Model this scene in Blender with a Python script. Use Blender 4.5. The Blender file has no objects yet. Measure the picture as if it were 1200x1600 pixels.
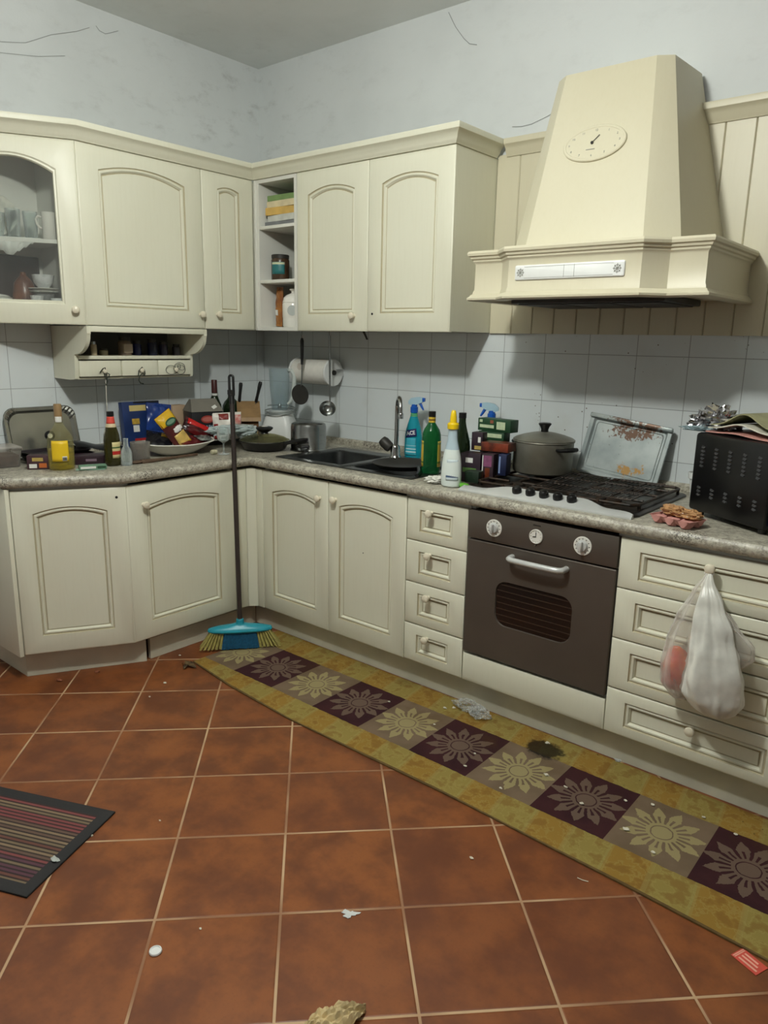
import bpy, bmesh, math, random
from mathutils import Matrix, Vector
random.seed(7)
scene = bpy.context.scene
C = scene.collection

# ------------------------------------------------------------------ camera
cam_data = bpy.data.cameras.new('camera')
cam = bpy.data.objects.new('camera', cam_data)
C.objects.link(cam)
scene.camera = cam
YAW, PITCH, ROLL = 0.6927, 0.2273, 0.0204
fw = Vector((-math.sin(YAW) * math.cos(PITCH), math.cos(YAW) * math.cos(PITCH), -math.sin(PITCH)))
r0 = Vector((math.cos(YAW), math.sin(YAW), 0))
u0 = r0.cross(fw)
rt = r0 * math.cos(ROLL) + u0 * math.sin(ROLL)
up = -r0 * math.sin(ROLL) + u0 * math.cos(ROLL)
mw = Matrix((rt, up, -fw)).transposed().to_4x4()
mw.translation = Vector((3.4357, -2.9815, 1.4453))
cam.matrix_world = mw
cam_data.sensor_fit = 'HORIZONTAL'
cam_data.sensor_width = 36
cam_data.lens = 1150.57 * 36 / 1200
cam_data.clip_start = 0.05

# ------------------------------------------------------------------ world, light, exposure
scene.view_settings.view_transform = 'Standard'
scene.view_settings.look = 'None'
scene.view_settings.gamma = 1
scene.view_settings.exposure = 0.0
scene.view_settings.use_curve_mapping = False
world = bpy.data.worlds.new('room_world')
scene.world = world
world.use_nodes = True
world.node_tree.nodes['Background'].inputs[0].default_value = (0.5, 0.55, 0.6, 1)
world.node_tree.nodes['Background'].inputs[1].default_value = 0.05
ld = bpy.data.lights.new('ceiling_bulb', 'POINT')
ld.energy = 98
ld.color = (0.985, 1.0, 0.93)
ld.shadow_soft_size = 0.065
lo = bpy.data.objects.new('ceiling_bulb', ld)
lo.location = (2.15, -2.13, 2.62)
C.objects.link(lo)

# ------------------------------------------------------------------ helpers
PI = math.pi
I4 = Matrix.Identity(4)
def T(x, y, z): return Matrix.Translation((x, y, z))
def RZ(a): return Matrix.Rotation(math.radians(a), 4, 'Z')
def RX(a): return Matrix.Rotation(math.radians(a), 4, 'X')
def RY(a): return Matrix.Rotation(math.radians(a), 4, 'Y')
def lin(c):
    c = c / 255
    return c / 12.92 if c <= 0.04045 else ((c + 0.055) / 1.055) ** 2.4
def rgb(r, g, b): return (lin(r), lin(g), lin(b), 1)

class MB:
    """collects shapes into one mesh"""
    def __init__(s, M=None):
        s.bm = bmesh.new(); s.M = M or I4; s.uv = s.bm.loops.layers.uv.new('UVMap')
    def add(s, vs, fs, mi=0, uvs=None):
        bv = [s.bm.verts.new(s.M @ Vector(v)) for v in vs]
        for k, f in enumerate(fs):
            if len(set(f)) < 3: continue
            try: bf = s.bm.faces.new([bv[i] for i in f])
            except ValueError: continue
            bf.material_index = mi
            if uvs:
                for l, i in zip(bf.loops, f): l[s.uv].uv = uvs[i]
        return s
    def box(s, x0, x1, y0, y1, z0, z1, bev=0, mi=0, seg=2):
        if x0 > x1: x0, x1 = x1, x0
        if y0 > y1: y0, y1 = y1, y0
        if z0 > z1: z0, z1 = z1, z0
        b = bmesh.new()
        bmesh.ops.create_cube(b, size=1)
        for v in b.verts:
            v.co = Vector(((x0 + x1) / 2 + v.co.x * (x1 - x0), (y0 + y1) / 2 + v.co.y * (y1 - y0), (z0 + z1) / 2 + v.co.z * (z1 - z0)))
        if bev:
            bev = min(bev, .45 * min(x1 - x0, y1 - y0, z1 - z0))
            bmesh.ops.bevel(b, geom=list(b.edges), offset=bev, segments=seg, profile=.5, affect='EDGES')
        b.verts.ensure_lookup_table()
        vs = [tuple(v.co) for v in b.verts]
        s.add(vs, [[v.index for v in f.verts] for f in b.faces], mi,
              [((v[0] - x0) / (x1 - x0), (v[2] - z0) / (z1 - z0)) if (z1 - z0) > 1e-6 else (0, 0) for v in vs])
        b.free(); return s
    def loft(s, loops, cap=True, closed=True, mi=0):
        n = len(loops[0]); vs = [p for l in loops for p in l]; fs = []
        for a in range(len(loops) - 1):
            for i in range(n if closed else n - 1):
                j = (i + 1) % n
                fs.append([a * n + i, a * n + j, (a + 1) * n + j, (a + 1) * n + i])
        if cap: fs.append(list(range(n))[::-1]); fs.append([(len(loops) - 1) * n + i for i in range(n)])
        return s.add(vs, fs, mi)
    def lathe(s, prof, seg=24, c=(0, 0, 0), mi=0, sx=1, sy=1):
        loops = []
        for r, z in prof:
            loops.append([(c[0] + sx * max(r, 1e-5) * math.cos(2 * PI * i / seg), c[1] + sy * max(r, 1e-5) * math.sin(2 * PI * i / seg), c[2] + z) for i in range(seg)])
        return s.loft(loops, True, True, mi)
    def tube(s, pts, r, seg=8, mi=0, cap=True, closed=False):
        pts = [Vector(p) for p in pts]; n = len(pts); loops = []; prev = None
        for i, p in enumerate(pts):
            if closed: d = (pts[(i + 1) % n] - pts[i - 1])
            else: d = (pts[min(i + 1, n - 1)] - pts[max(i - 1, 0)])
            d = d.normalized() if d.length > 1e-9 else Vector((0, 0, 1))
            if prev is None:
                a = Vector((0, 0, 1)) if abs(d.z) < .9 else Vector((1, 0, 0))
                u = d.cross(a).normalized()
            else:
                u = prev - d * prev.dot(d)
                u = u.normalized() if u.length > 1e-6 else d.orthogonal().normalized()
            prev = u; w = d.cross(u)
            rr = r[i] if isinstance(r, (list, tuple)) else r
            loops.append([tuple(p + (u * math.cos(2 * PI * k / seg) + w * math.sin(2 * PI * k / seg)) * rr) for k in range(seg)])
        if closed: loops.append(loops[0]); cap = False
        return s.loft(loops, cap, True, mi)
    def prism(s, poly, z0, z1, mi=0):
        return s.loft([[(x, y, z0) for x, y in poly], [(x, y, z1) for x, y in poly]], True, True, mi)
    def plate(s, poly, y0, y1, mi=0):
        """polygon in the x-z plane given thickness in y"""
        return s.loft([[(x, y0, z) for x, z in poly], [(x, y1, z) for x, z in poly]], True, True, mi)
    def ball(s, c, rx, ry=None, rz=None, seg=16, rings=8, mi=0):
        ry = ry or rx; rz = rz or rx
        loops = []
        for a in range(rings + 1):
            t = PI * a / rings
            q = max(math.sin(t), 1e-4)
            loops.append([(c[0] + rx * q * math.cos(2 * PI * i / seg), c[1] + ry * q * math.sin(2 * PI * i / seg), c[2] - rz * math.cos(t)) for i in range(seg)])
        return s.loft(loops, True, True, mi)
    def sweep(s, path, prof, mi=0, side=1):
        """profile (offset, z) carried along a plan path with mitred corners; offset is to the right of travel * side"""
        n = len(path); P = [Vector(p) for p in path]; loops = []
        for i in range(n):
            d1 = (P[i] - P[i - 1]).normalized() if i else (P[1] - P[0]).normalized()
            d2 = (P[i + 1] - P[i]).normalized() if i < n - 1 else d1
            n1 = Vector((d1.y, -d1.x)) * side; n2 = Vector((d2.y, -d2.x)) * side
            m = (n1 + n2); m = m / max(m.dot(n1), .2)
            loops.append([(P[i].x + m.x * o, P[i].y + m.y * o, z) for o, z in prof])
        return s.loft(loops, True, True, mi)
    def grid(s, fn, nu, nv, mi=0, thick=None):
        vs = []; uv = []
        for j in range(nv + 1):
            for i in range(nu + 1):
                vs.append(fn(i / nu, j / nv)); uv.append((i / nu, j / nv))
        fs = [[j * (nu + 1) + i, j * (nu + 1) + i + 1, (j + 1) * (nu + 1) + i + 1, (j + 1) * (nu + 1) + i] for j in range(nv) for i in range(nu)]
        return s.add(vs, fs, mi, uv)

WL = {}       # world offset of each thing built in world coordinates
def link(name, me, parent=None):
    o = bpy.data.objects.new(name, me); C.objects.link(o)
    if parent is not None: o.parent = parent
    return o
def mesh_of(name, mb, mats, smooth=True, ang=35, off=None, solid=None):
    bm = mb.bm
    bmesh.ops.remove_doubles(bm, verts=bm.verts, dist=1e-6)
    bmesh.ops.recalc_face_normals(bm, faces=bm.faces)
    if off is not None: bmesh.ops.translate(bm, verts=bm.verts, vec=-Vector(off))
    me = bpy.data.meshes.new(name); bm.to_mesh(me); bm.free()
    for m in (mats if isinstance(mats, (list, tuple)) else [mats]): me.materials.append(m)
    if smooth:
        me.polygons.foreach_set('use_smooth', [True] * len(me.polygons))
        me.set_sharp_from_angle(angle=math.radians(ang))
    return me
def tag(o, label=None, cat=None, group=None, kind=None):
    if label: o['label'] = label
    if cat: o['category'] = cat
    if group: o['group'] = group
    if kind: o['kind'] = kind
    return o
def thing(name, label, cat, loc=(0, 0, 0), rot=None, group=None, local=False):
    o = bpy.data.objects.new(name, None); C.objects.link(o)
    o.empty_display_size = .05
    o.location = loc
    if rot is not None: o.rotation_euler = rot
    WL[o.name] = Vector((0, 0, 0)) if local else Vector(loc)
    return tag(o, label, cat, group)
def part(name, mb, mats, parent, smooth=True, ang=35, label=None, solid=None, subd=0, kind=None):
    off = WL[parent.name]
    me = mesh_of(name, mb, mats, smooth, ang, off)
    o = link(name, me, parent)
    WL[o.name] = off
    if label: o['label'] = label
    if kind: o['kind'] = kind
    if solid:
        m = o.modifiers.new('thickness', 'SOLIDIFY'); m.thickness = solid; m.offset = 0
    if subd:
        m = o.modifiers.new('smooth', 'SUBSURF'); m.levels = m.render_levels = subd
    return o
def single(name, mb, mats, label, cat, group=None, smooth=True, ang=35, kind=None, solid=None, subd=0):
    """a top-level thing that is one mesh; its origin goes to the base of the shape"""
    vs = [v.co for v in mb.bm.verts]
    lo_ = Vector((min(v.x for v in vs), min(v.y for v in vs), min(v.z for v in vs)))
    hi = Vector((max(v.x for v in vs), max(v.y for v in vs), max(v.z for v in vs)))
    off = Vector(((lo_.x + hi.x) / 2, (lo_.y + hi.y) / 2, lo_.z))
    me = mesh_of(name, mb, mats, smooth, ang, off)
    o = link(name, me); o.location = off
    WL[o.name] = off
    tag(o, label, cat, group, kind)
    if solid:
        m = o.modifiers.new('thickness', 'SOLIDIFY'); m.thickness = solid; m.offset = 0
    if subd:
        m = o.modifiers.new('smooth', 'SUBSURF'); m.levels = m.render_levels = subd
    return o
def struct(name, mb, mats, smooth=False):
    me = mesh_of(name, mb, mats, smooth)
    o = link(name, me); o['kind'] = 'structure'; WL[o.name] = Vector((0, 0, 0))
    return o
def text_part(name, body, size, M, mat, parent, ext=.0004, bold=0, sx=1):
    cu = bpy.data.curves.new('lettering', 'FONT'); cu.body = body; cu.size = size
    cu.align_x = 'CENTER'; cu.align_y = 'CENTER'; cu.extrude = ext; cu.offset = bold; cu.resolution_u = 2
    to = bpy.data.objects.new('lettering', cu); C.objects.link(to)
    dg = bpy.context.evaluated_depsgraph_get()
    me = bpy.data.meshes.new_from_object(to.evaluated_get(dg))
    bpy.data.objects.remove(to)
    me.transform(Matrix.Translation(-WL[parent.name]) @ M @ Matrix.Diagonal((sx, 1, 1, 1)))
    me.materials.clear(); me.materials.append(mat)
    me.name = name
    return link(name, me, parent)
# text lies in local xy; UPR stands it upright facing -y
UPR = RX(90)

# ------------------------------------------------------------------ node expressions
class E:
    def __init__(s, nt, sock): s.nt = nt; s.s = sock
    def _m(s, op, *a, clamp=False):
        n = s.nt.nodes.new('ShaderNodeMath'); n.operation = op; n.use_clamp = clamp
        for i, q in enumerate((s,) + a):
            if isinstance(q, E): s.nt.links.new(q.s, n.inputs[i])
            else: n.inputs[i].default_value = q
        return E(s.nt, n.outputs[0])
    def __add__(s, o): return s._m('ADD', o)
    def __sub__(s, o): return s._m('SUBTRACT', o)
    def __mul__(s, o): return s._m('MULTIPLY', o)
    def __truediv__(s, o): return s._m('DIVIDE', o)
    def floor(s): return s._m('FLOOR')
    def fract(s): return s._m('FRACT')
    def abs(s): return s._m('ABSOLUTE')
    def mod(s, o): return s._m('FLOORED_MODULO', o)
    def lt(s, o): return s._m('LESS_THAN', o)
    def gt(s, o): return s._m('GREATER_THAN', o)
    def max(s, o): return s._m('MAXIMUM', o)
    def min(s, o): return s._m('MINIMUM', o)
    def pow(s, o): return s._m('POWER', o)
    def sqrt(s): return s._m('SQRT')
    def inv(s): return (s * -1) + 1
    def sat(s): return s._m('ADD', 0.0, clamp=True)
    def step(s, a, b):
        n = s.nt.nodes.new('ShaderNodeMapRange'); n.interpolation_type = 'SMOOTHSTEP'
        s.nt.links.new(s.s, n.inputs[0]); n.inputs[1].default_value = a; n.inputs[2].default_value = b
        return E(s.nt, n.outputs[0])
def mat_new(name):
    m = bpy.data.materials.new(name); m.use_nodes = True
    return m, m.node_tree, m.node_tree.nodes['Principled BSDF']
def coords(nt, kind='pos'):
    if kind == 'pos':
        n = nt.nodes.new('ShaderNodeNewGeometry'); v = n.outputs['Position']
    else:
        n = nt.nodes.new('ShaderNodeTexCoord'); v = n.outputs[{'uv': 'UV', 'obj': 'Object'}[kind]]
    sp = nt.nodes.new('ShaderNodeSeparateXYZ'); nt.links.new(v, sp.inputs[0])
    return v, E(nt, sp.outputs[0]), E(nt, sp.outputs[1]), E(nt, sp.outputs[2])
def comb(nt, x, y, z):
    n = nt.nodes.new('ShaderNodeCombineXYZ')
    for i, q in enumerate((x, y, z)):
        if isinstance(q, E): nt.links.new(q.s, n.inputs[i])
        else: n.inputs[i].default_value = q
    return n.outputs[0]
def noise(nt, vec, scale, detail=3, rough=.5):
    n = nt.nodes.new('ShaderNodeTexNoise'); n.inputs['Scale'].default_value = scale
    n.inputs['Detail'].default_value = detail; n.inputs['Roughness'].default_value = rough
    if vec is not None: nt.links.new(vec, n.inputs['Vector'])
    return E(nt, n.outputs['Fac'])
def mix(nt, f, a, b):
    n = nt.nodes.new('ShaderNodeMix'); n.data_type = 'RGBA'
    if isinstance(f, E): nt.links.new(f.s, n.inputs[0])
    else: n.inputs[0].default_value = f
    for q, i in ((a, 6), (b, 7)):
        if isinstance(q, (tuple, list)): n.inputs[i].default_value = q
        else: nt.links.new(q, n.inputs[i])
    return n.outputs[2]
def bump(nt, bs, h, strength=.2, dist=.002):
    n = nt.nodes.new('ShaderNodeBump'); n.inputs['Strength'].default_value = strength; n.inputs['Distance'].default_value = dist
    nt.links.new(h.s, n.inputs['Height']); nt.links.new(n.outputs[0], bs.inputs['Normal'])
def pm(name, col, rough=.5, metal=0, var=.12, scale=14, bmp=0, coat=0, kind='obj', stretch=None, col2=None, detail=4):
    """plain procedural material with gentle mottling"""
    m, nt, bs = mat_new(name)
    v, x, y, z = coords(nt, kind)
    if stretch: v = comb(nt, x * stretch[0], y * stretch[1], z * stretch[2])
    n = noise(nt, v, scale, detail)
    c2 = col2 or tuple(c * (1 - var) for c in col[:3]) + (1,)
    nt.links.new(mix(nt, n.step(.3, .7), col, c2), bs.inputs['Base Color'])
    bs.inputs['Roughness'].default_value = rough; bs.inputs['Metallic'].default_value = metal
    if coat: bs.inputs['Coat Weight'].default_value = coat
    if bmp: bump(nt, bs, n, bmp)
    return m
def clear(name, tint, alpha, rough=.05, gloss_col=(1, 1, 1, 1), spec=1.0, white=None, kind='obj', wrinkle=0, wscale=30):
    """thin see-through sheet: tinted straight-through light, a share of body colour, and reflection by viewing angle"""
    m = bpy.data.materials.new(name); m.use_nodes = True; nt = m.node_tree
    for n in list(nt.nodes): nt.nodes.remove(n)
    out = nt.nodes.new('ShaderNodeOutputMaterial')
    tr = nt.nodes.new('ShaderNodeBsdfTransparent'); tr.inputs[0].default_value = tint
    bs = nt.nodes.new('ShaderNodeBsdfPrincipled'); bs.inputs['Roughness'].default_value = rough
    v, x, y, z = coords(nt, kind)
    n = noise(nt, v, wscale, 3)
    nt.links.new(mix(nt, n.step(.35, .65), white or tint, tuple(c * .85 for c in (white or tint)[:3]) + (1,)), bs.inputs['Base Color'])
    lw = nt.nodes.new('ShaderNodeLayerWeight'); lw.inputs[0].default_value = .35
    if wrinkle:
        bp = nt.nodes.new('ShaderNodeBump'); bp.inputs['Strength'].default_value = wrinkle; bp.inputs['Distance'].default_value = .01
        nt.links.new(n.s, bp.inputs['Height']); nt.links.new(bp.outputs[0], bs.inputs['Normal'])
    f = (E(nt, lw.outputs['Facing']) * (.9 * spec) + alpha).sat()
    mx = nt.nodes.new('ShaderNodeMixShader')
    nt.links.new(f.s, mx.inputs[0]); nt.links.new(tr.outputs[0], mx.inputs[1]); nt.links.new(bs.outputs[0], mx.inputs[2])
    nt.links.new(mx.outputs[0], out.inputs[0])
    return m

# ------------------------------------------------------------------ materials
def make_cream(name, base, shade, groove=False):
    m, nt, bs = mat_new(name)
    v, x, y, z = coords(nt)
    g = noise(nt, comb(nt, x * 60, y * 60, z * 4), 1.6, 5, .65)
    big = noise(nt, v, 2.2, 3)
    f = (g.step(.42, .75) * .16 + big.step(.35, .8) * .35)
    nt.links.new(mix(nt, f, base, shade), bs.inputs['Base Color'])
    bs.inputs['Roughness'].default_value = .42
    bump(nt, bs, g, .15, .0005)
    return m
CREAM = make_cream('cream_lacquered_wood', rgb(222, 221, 202), rgb(208, 205, 182))
GLAZE_SHADE = make_cream('antique_glaze_and_shade', rgb(190, 182, 154), rgb(164, 152, 122))  # groove glaze, its colour darkened further to deepen the shading of the mouldings
YEL = make_cream('yellowed_cream_wood', rgb(204, 198, 174), rgb(194, 186, 157))
YGL = make_cream('yellowed_cream_glaze', rgb(200, 182, 138), rgb(170, 150, 108))
WHITE_BOARD = pm('white_melamine', rgb(222, 222, 214), .45, var=.06, scale=5)
PLINTH = pm('grubby_plinth_board', rgb(208, 205, 186), .5, var=.16, scale=7, kind='pos')

def mk_floor():
    m, nt, bs = mat_new('terracotta_floor_tiles')
    v, x, y, z = coords(nt)
    ga, Ts = 0.7867, 0.3177
    c, s_ = math.cos(ga), math.sin(ga)
    u = (x * c + y * s_ + 0.0953) / Ts
    w = (x * -s_ + y * c + 2.9031) / Ts
    du = (u.fract() - .5).abs(); dw = (w.fract() - .5).abs()
    d = du.max(dw)
    g = d.gt(.5 - .0105)
    ge = d.step(.478, .492)
    idv = comb(nt, u.floor(), w.floor(), 3.3)
    wn = nt.nodes.new('ShaderNodeTexWhiteNoise'); nt.links.new(idv, wn.inputs['Vector'])
    r1 = E(nt, wn.outputs['Value'])
    va = nt.nodes.new('ShaderNodeVectorMath'); va.operation = 'ADD'
    nt.links.new(v, va.inputs[0]); nt.links.new(wn.outputs['Color'], va.inputs[1])
    n1 = noise(nt, va.outputs[0], 6.5, 4, .6)
    n2 = noise(nt, v, 130, 2)
    c1 = mix(nt, n1.step(.33, .68), rgb(102, 55, 28), rgb(140, 80, 38))
    c2 = mix(nt, (r1 * .35), c1, rgb(102, 54, 34))
    c3 = mix(nt, (n2.step(.5, .9) * .25), c2, rgb(72, 40, 24))
    n3 = noise(nt, v, 3.0, 2)
    gc = mix(nt, n3.step(.35, .65), rgb(190, 160, 125), rgb(140, 100, 72))
    nt.links.new(mix(nt, g, c3, gc), bs.inputs['Base Color'])
    rr = noise(nt, v, 9, 3)
    nt.links.new(((rr * .25) + .36 + (g * .35)).s, bs.inputs['Roughness'])
    h = (ge * -1.0) + n1 * .15
    bump(nt, bs, h, .35, .003)
    return m
FLOOR = mk_floor()

def mk_tiles(name, axis):
    m, nt, bs = mat_new(name)
    v, x, y, z = coords(nt)
    S = .205
    h = (x - 2.681 + .205 * 40) if axis == 'x' else (y + 1.285 + .205 * 40)
    u = h / S; w = (z - 1.0 + .205 * 20) / S
    du = (u.fract() - .5).abs(); dw = (w.fract() - .5).abs()
    d = du.max(dw)
    g = d.step(.491, .496)
    wn = nt.nodes.new('ShaderNodeTexWhiteNoise'); nt.links.new(comb(nt, u.floor(), w.floor(), 1.0), wn.inputs['Vector'])
    base = mix(nt, E(nt, wn.outputs['Value']) * .5, rgb(216, 222, 223), rgb(207, 214, 216))
    # greasy spots and splashes, thickest round the hob
    vo = nt.nodes.new('ShaderNodeTexVoronoi'); vo.inputs['Scale'].default_value = 34
    nt.links.new(v, vo.inputs['Vector'])
    dist = E(nt, vo.outputs['Distance'])
    ns = noise(nt, v, 9, 2)
    if axis == 'x':
        zone = (x - 2.25).abs().step(.75, .25)
    else:
        zone = (y + .9).abs().step(.8, .1) * .25
    spots = dist.lt(.10) * ns.gt(.54) * zone
    smear = noise(nt, v, 5, 4).step(.5, .8) * .22
    col = mix(nt, smear, base, rgb(172, 166, 146))
    col = mix(nt, spots * .8, col, rgb(80, 62, 38))
    nt.links.new(mix(nt, g * .75, col, rgb(112, 116, 116)), bs.inputs['Base Color'])
    nt.links.new(((g * .5) + .22).s, bs.inputs['Roughness'])
    bump(nt, bs, g * -1.0, .3, .001)
    return m
TILE_B = mk_tiles('white_wall_tiles_back', 'x')
TILE_L = mk_tiles('white_wall_tiles_left', 'y')

def mk_plaster(name, a, b, dirt, amt):
    m, nt, bs = mat_new(name)
    v, x, y, z = coords(nt)
    n1 = noise(nt, v, 1.7, 4, .6); n2 = noise(nt, v, 60, 3, .7)
    smud = noise(nt, comb(nt, x * 1.5, y * 1.5, z * 3), 4.5, 6, .7)
    zc = (x - .05).abs().step(.9, .0) * (y + .05).abs().step(1.6, .0)
    col = mix(nt, n1.step(.35, .7), a, b)
    col = mix(nt, smud.step(.50, .85) * (zc * .5 + .2) * amt, col, dirt)
    nt.links.new(col, bs.inputs['Base Color'])
    bs.inputs['Roughness'].default_value = .9
    bump(nt, bs, n2, .35, .0012)
    return m
PLASTER = mk_plaster('grey_white_plaster', rgb(213, 217, 217), rgb(205, 209, 209), rgb(128, 126, 122), .8)
CEIL = mk_plaster('ceiling_paint', rgb(228, 231, 230), rgb(220, 223, 221), rgb(130, 128, 120), .3)

def mk_stone():
    m, nt, bs = mat_new('speckled_stone_laminate')
    v, x, y, z = coords(nt)
    n1 = noise(nt, v, 40, 6, .75); n2 = noise(nt, v, 95, 3, .7); n3 = noise(nt, v, 6, 3); n4 = noise(nt, v, 160, 4, .8)
    c = mix(nt, n1.step(.38, .62), rgb(186, 182, 166), rgb(148, 142, 128))
    c = mix(nt, n2.step(.5, .66) * .6, c, rgb(96, 90, 84))
    c = mix(nt, n2.step(.45, .30) * .5, c, rgb(212, 208, 196))
    wear = n3.step(.53, .62) * n4.step(.50, .56)
    c = mix(nt, wear * .85, c, rgb(52, 44, 36))
    nt.links.new(c, bs.inputs['Base Color'])
    nt.links.new((n1 * .3 + .28).s, bs.inputs['Roughness'])
    return m
STONE = mk_stone()

STEEL = pm('brushed_stainless_steel', rgb(156, 158, 156), .25, 1, var=.12, scale=18, stretch=(1, 1, 8))
SINKM = pm('dull_sink_steel', rgb(112, 114, 114), .33, 1, var=.35, scale=9)
CHROME = pm('chrome', rgb(190, 192, 192), .1, 1, var=.15, scale=9)
FOIL = pm('crumpled_foil', rgb(215, 215, 218), .16, 1, var=.1, scale=25, bmp=.6)
DKSTEEL = pm('tarnished_pot_metal', rgb(150, 150, 140), .42, .6, var=.35, scale=5, col2=rgb(112, 106, 92))
OVEN = pm('taupe_grey_oven_metal', rgb(104, 96, 88), .42, .55, var=.12, scale=4)
OVEN_DK = pm('oven_gap_black', rgb(22, 20, 18), .5, 0)
SILVER = pm('satin_silver', rgb(212, 214, 212), .3, .3, var=.12, scale=8)
BLACK = pm('black_plastic', rgb(17, 17, 18), .3, 0, var=.3)
BLACKM = pm('matt_black_enamel', rgb(20, 19, 19), .38, 0, var=.5, scale=12, col2=rgb(42, 34, 26))
IRON = pm('cast_iron_grease', rgb(32, 29, 26), .5, .3, var=.4, scale=30, col2=rgb(60, 42, 28))
CERAMIC = pm('white_glazed_ceramic', rgb(228, 226, 218), .18, 0, var=.06, scale=8)
CREAMCER = pm('cream_knob_ceramic', rgb(226, 218, 196), .25, 0, var=.08, scale=20)
WHITEP = pm('white_plastic', rgb(226, 228, 226), .35, 0, var=.05)
HOLE = pm('dark_screw_hole', rgb(16, 14, 12), .9)
PAPER = pm('kitchen_paper', rgb(224, 222, 214), .85, 0, var=.08, scale=40, bmp=.3)
DARKGREY = pm('smoked_dark_metal', rgb(56, 54, 50), .5, .3, var=.3)
def flat(name, r, g, b, rough=.5, var=.12, **k): return pm(name, rgb(r, g, b), rough, 0, var=var, **k)
GLASS = clear('clear_glass', (.93, .96, .95, 1), .10, .05, white=(.75, .8, .8, 1))
PANE = clear('dusty_glass_pane', (.93, .94, .93, 1), .07, .08, white=(.55, .57, .56, 1), spec=.25, wscale=12)

# ------------------------------------------------------------------ the room
H = 2.89; RX1 = 6.4; RY1 = -5.8
struct('floor', MB().box(-.1, RX1, RY1, .1, -.1, 0), FLOOR)
struct('ceiling', MB().box(-.1, RX1, RY1, .1, H, H + .1), CEIL)
struct('wall_back', MB().box(-.1, RX1 + .1, 0, .1, 0, H), PLASTER)
struct('wall_left', MB().box(-.1, 0, RY1, 0, 0, H), PLASTER)
struct('wall_right', MB().box(RX1, RX1 + .1, RY1, 0, 0, H), PLASTER)
struct('wall_front', MB().box(-.1, RX1 + .1, RY1 - .1, RY1, 0, H), PLASTER)
struct('trim_1', MB().box(0.006, 3.6, -.006, -.0002, .60, 1.492), TILE_B)      # tiled backsplash, back wall
struct('trim_2', MB().box(.0002, .006, -2.6, -.0002, .60, 1.492), TILE_L)     # tiled backsplash, left wall
W = .89     # worktop height
YF = -.668  # door faces of the run under the back wall
XF = .668   # door faces of the run under the left wall

# ------------------------------------------------------------------ cabinet doors and drawer fronts
def arch_loop(x0, x1, z0, z1, rise, y, K=13):
    """loop at depth y: bottom left, bottom right, then across the top from right to left (arched by rise)"""
    L = [(x0, y, z0), (x1, y, z0)]
    for k in range(K):
        t = k / (K - 1)
        q = 2 * t - 1
        L.append((x1 + (x0 - x1) * t, y, z1 - rise * q * q))
    return L
def panel_mb(M, w, h, mx, mz0, mz1, rise, K=13, th=.022, open_=False, deep=.011):
    mb = MB(M)
    R = lambda i, y: arch_loop(i, w - i, i, h - i, 0, y, K)
    O = lambda i, y: arch_loop(mx + i, w - mx - i, mz0 + i, h - mz1 - i, rise, y, K)
    L = [R(0, th), R(0, .006), R(.003, .003), R(.009, .0015), R(.012, 0), O(-.005, 0)]
    mb.loft(L, False)
    if open_: mb.loft([R(0, th), O(.010, th)], False)
    else: mb.add(R(0, th), [list(range(len(L[0])))])
    if open_:
        mb.loft([O(-.005, 0), O(.0, .005), O(.006, .004), O(.010, .010), O(.010, th)], False, mi=0)
    else:
        mb.loft([O(-.005, 0), O(-.003, .0055), O(0, .006)], False, mi=1)
        mb.loft([O(0, .006), O(.003, .003), O(.008, .0035), O(.013, deep + .001)], False, mi=0)
        mb.loft([O(.013, deep + .001), O(.0155, deep + .003), O(.018, deep)], False, mi=1)
        lp = O(.018, deep)
        mb.add(lp, [list(range(len(lp)))])
    return mb
def knob_mb(M):
    """turned knob; local y points out of the door towards -y"""
    mb = MB(M @ RX(90))
    mb.lathe([(.0, 0), (.009, 0), (.008, .003), (.006, .008), (.0075, .012), (.0145, .017), (.0165, .023), (.014, .029), (.007, .0325), (0, .033)], 20)
    return mb
def door(M, w, h, parent, knob=None, hole=None, mx=.075, mz0=.085, mz1=.078, rise=.025, mats=None, label=None, rust=False):
    d = part('door', panel_mb(M, w, h, mx, mz0, mz1, rise), mats or [CREAM, GLAZE_SHADE], parent, label=label)
    if knob: part('knob', knob_mb(M @ T(knob[0], 0, knob[1])), CREAMCER, d)
    if hole:
        mb = MB(M @ T(hole[0], 0, hole[1]) @ RX(90)); mb.lathe([(0, -.001), (.0055, -.001), (.0055, .0008), (0, .0008)], 16)
        part('knob_hole', mb, HOLE, d)
    return d
def drawer(M, w, h, parent, knob=None, mx=.08, mz=.045, mats=None):
    d = part('drawer', panel_mb(M, w, h, mx, mz, mz, 0, K=2, deep=.012), mats or [CREAM, GLAZE_SHADE], parent)
    if knob: part('knob', knob_mb(M @ T(knob[0], -.0, knob[1])), CREAMCER, d)
    return d
def carcass(M, x0, x1, y0, y1, z0, z1, t=.018, back=True, front=False, shelves=()):
    mb = MB(M)
    mb.box(x0, x0 + t, y0, y1, z0, z1); mb.box(x1 - t, x1, y0, y1, z0, z1)
    mb.box(x0 + t, x1 - t, y0, y1, z0, z0 + t)
    if back: mb.box(x0 + t, x1 - t, y1 - .006, y1, z0 + t, z1)
    return mb
F = T(0, YF, 0)                            # front of the back run
FL = T(XF, 0, 0) @ RZ(90)                  # front of the left run: local x = world y
ZB, ZT = .128, .832
x0, x1, x2, x3, x4, x5 = .746, 1.187, 1.635, 1.9335, 2.5335, 3.122

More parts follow.
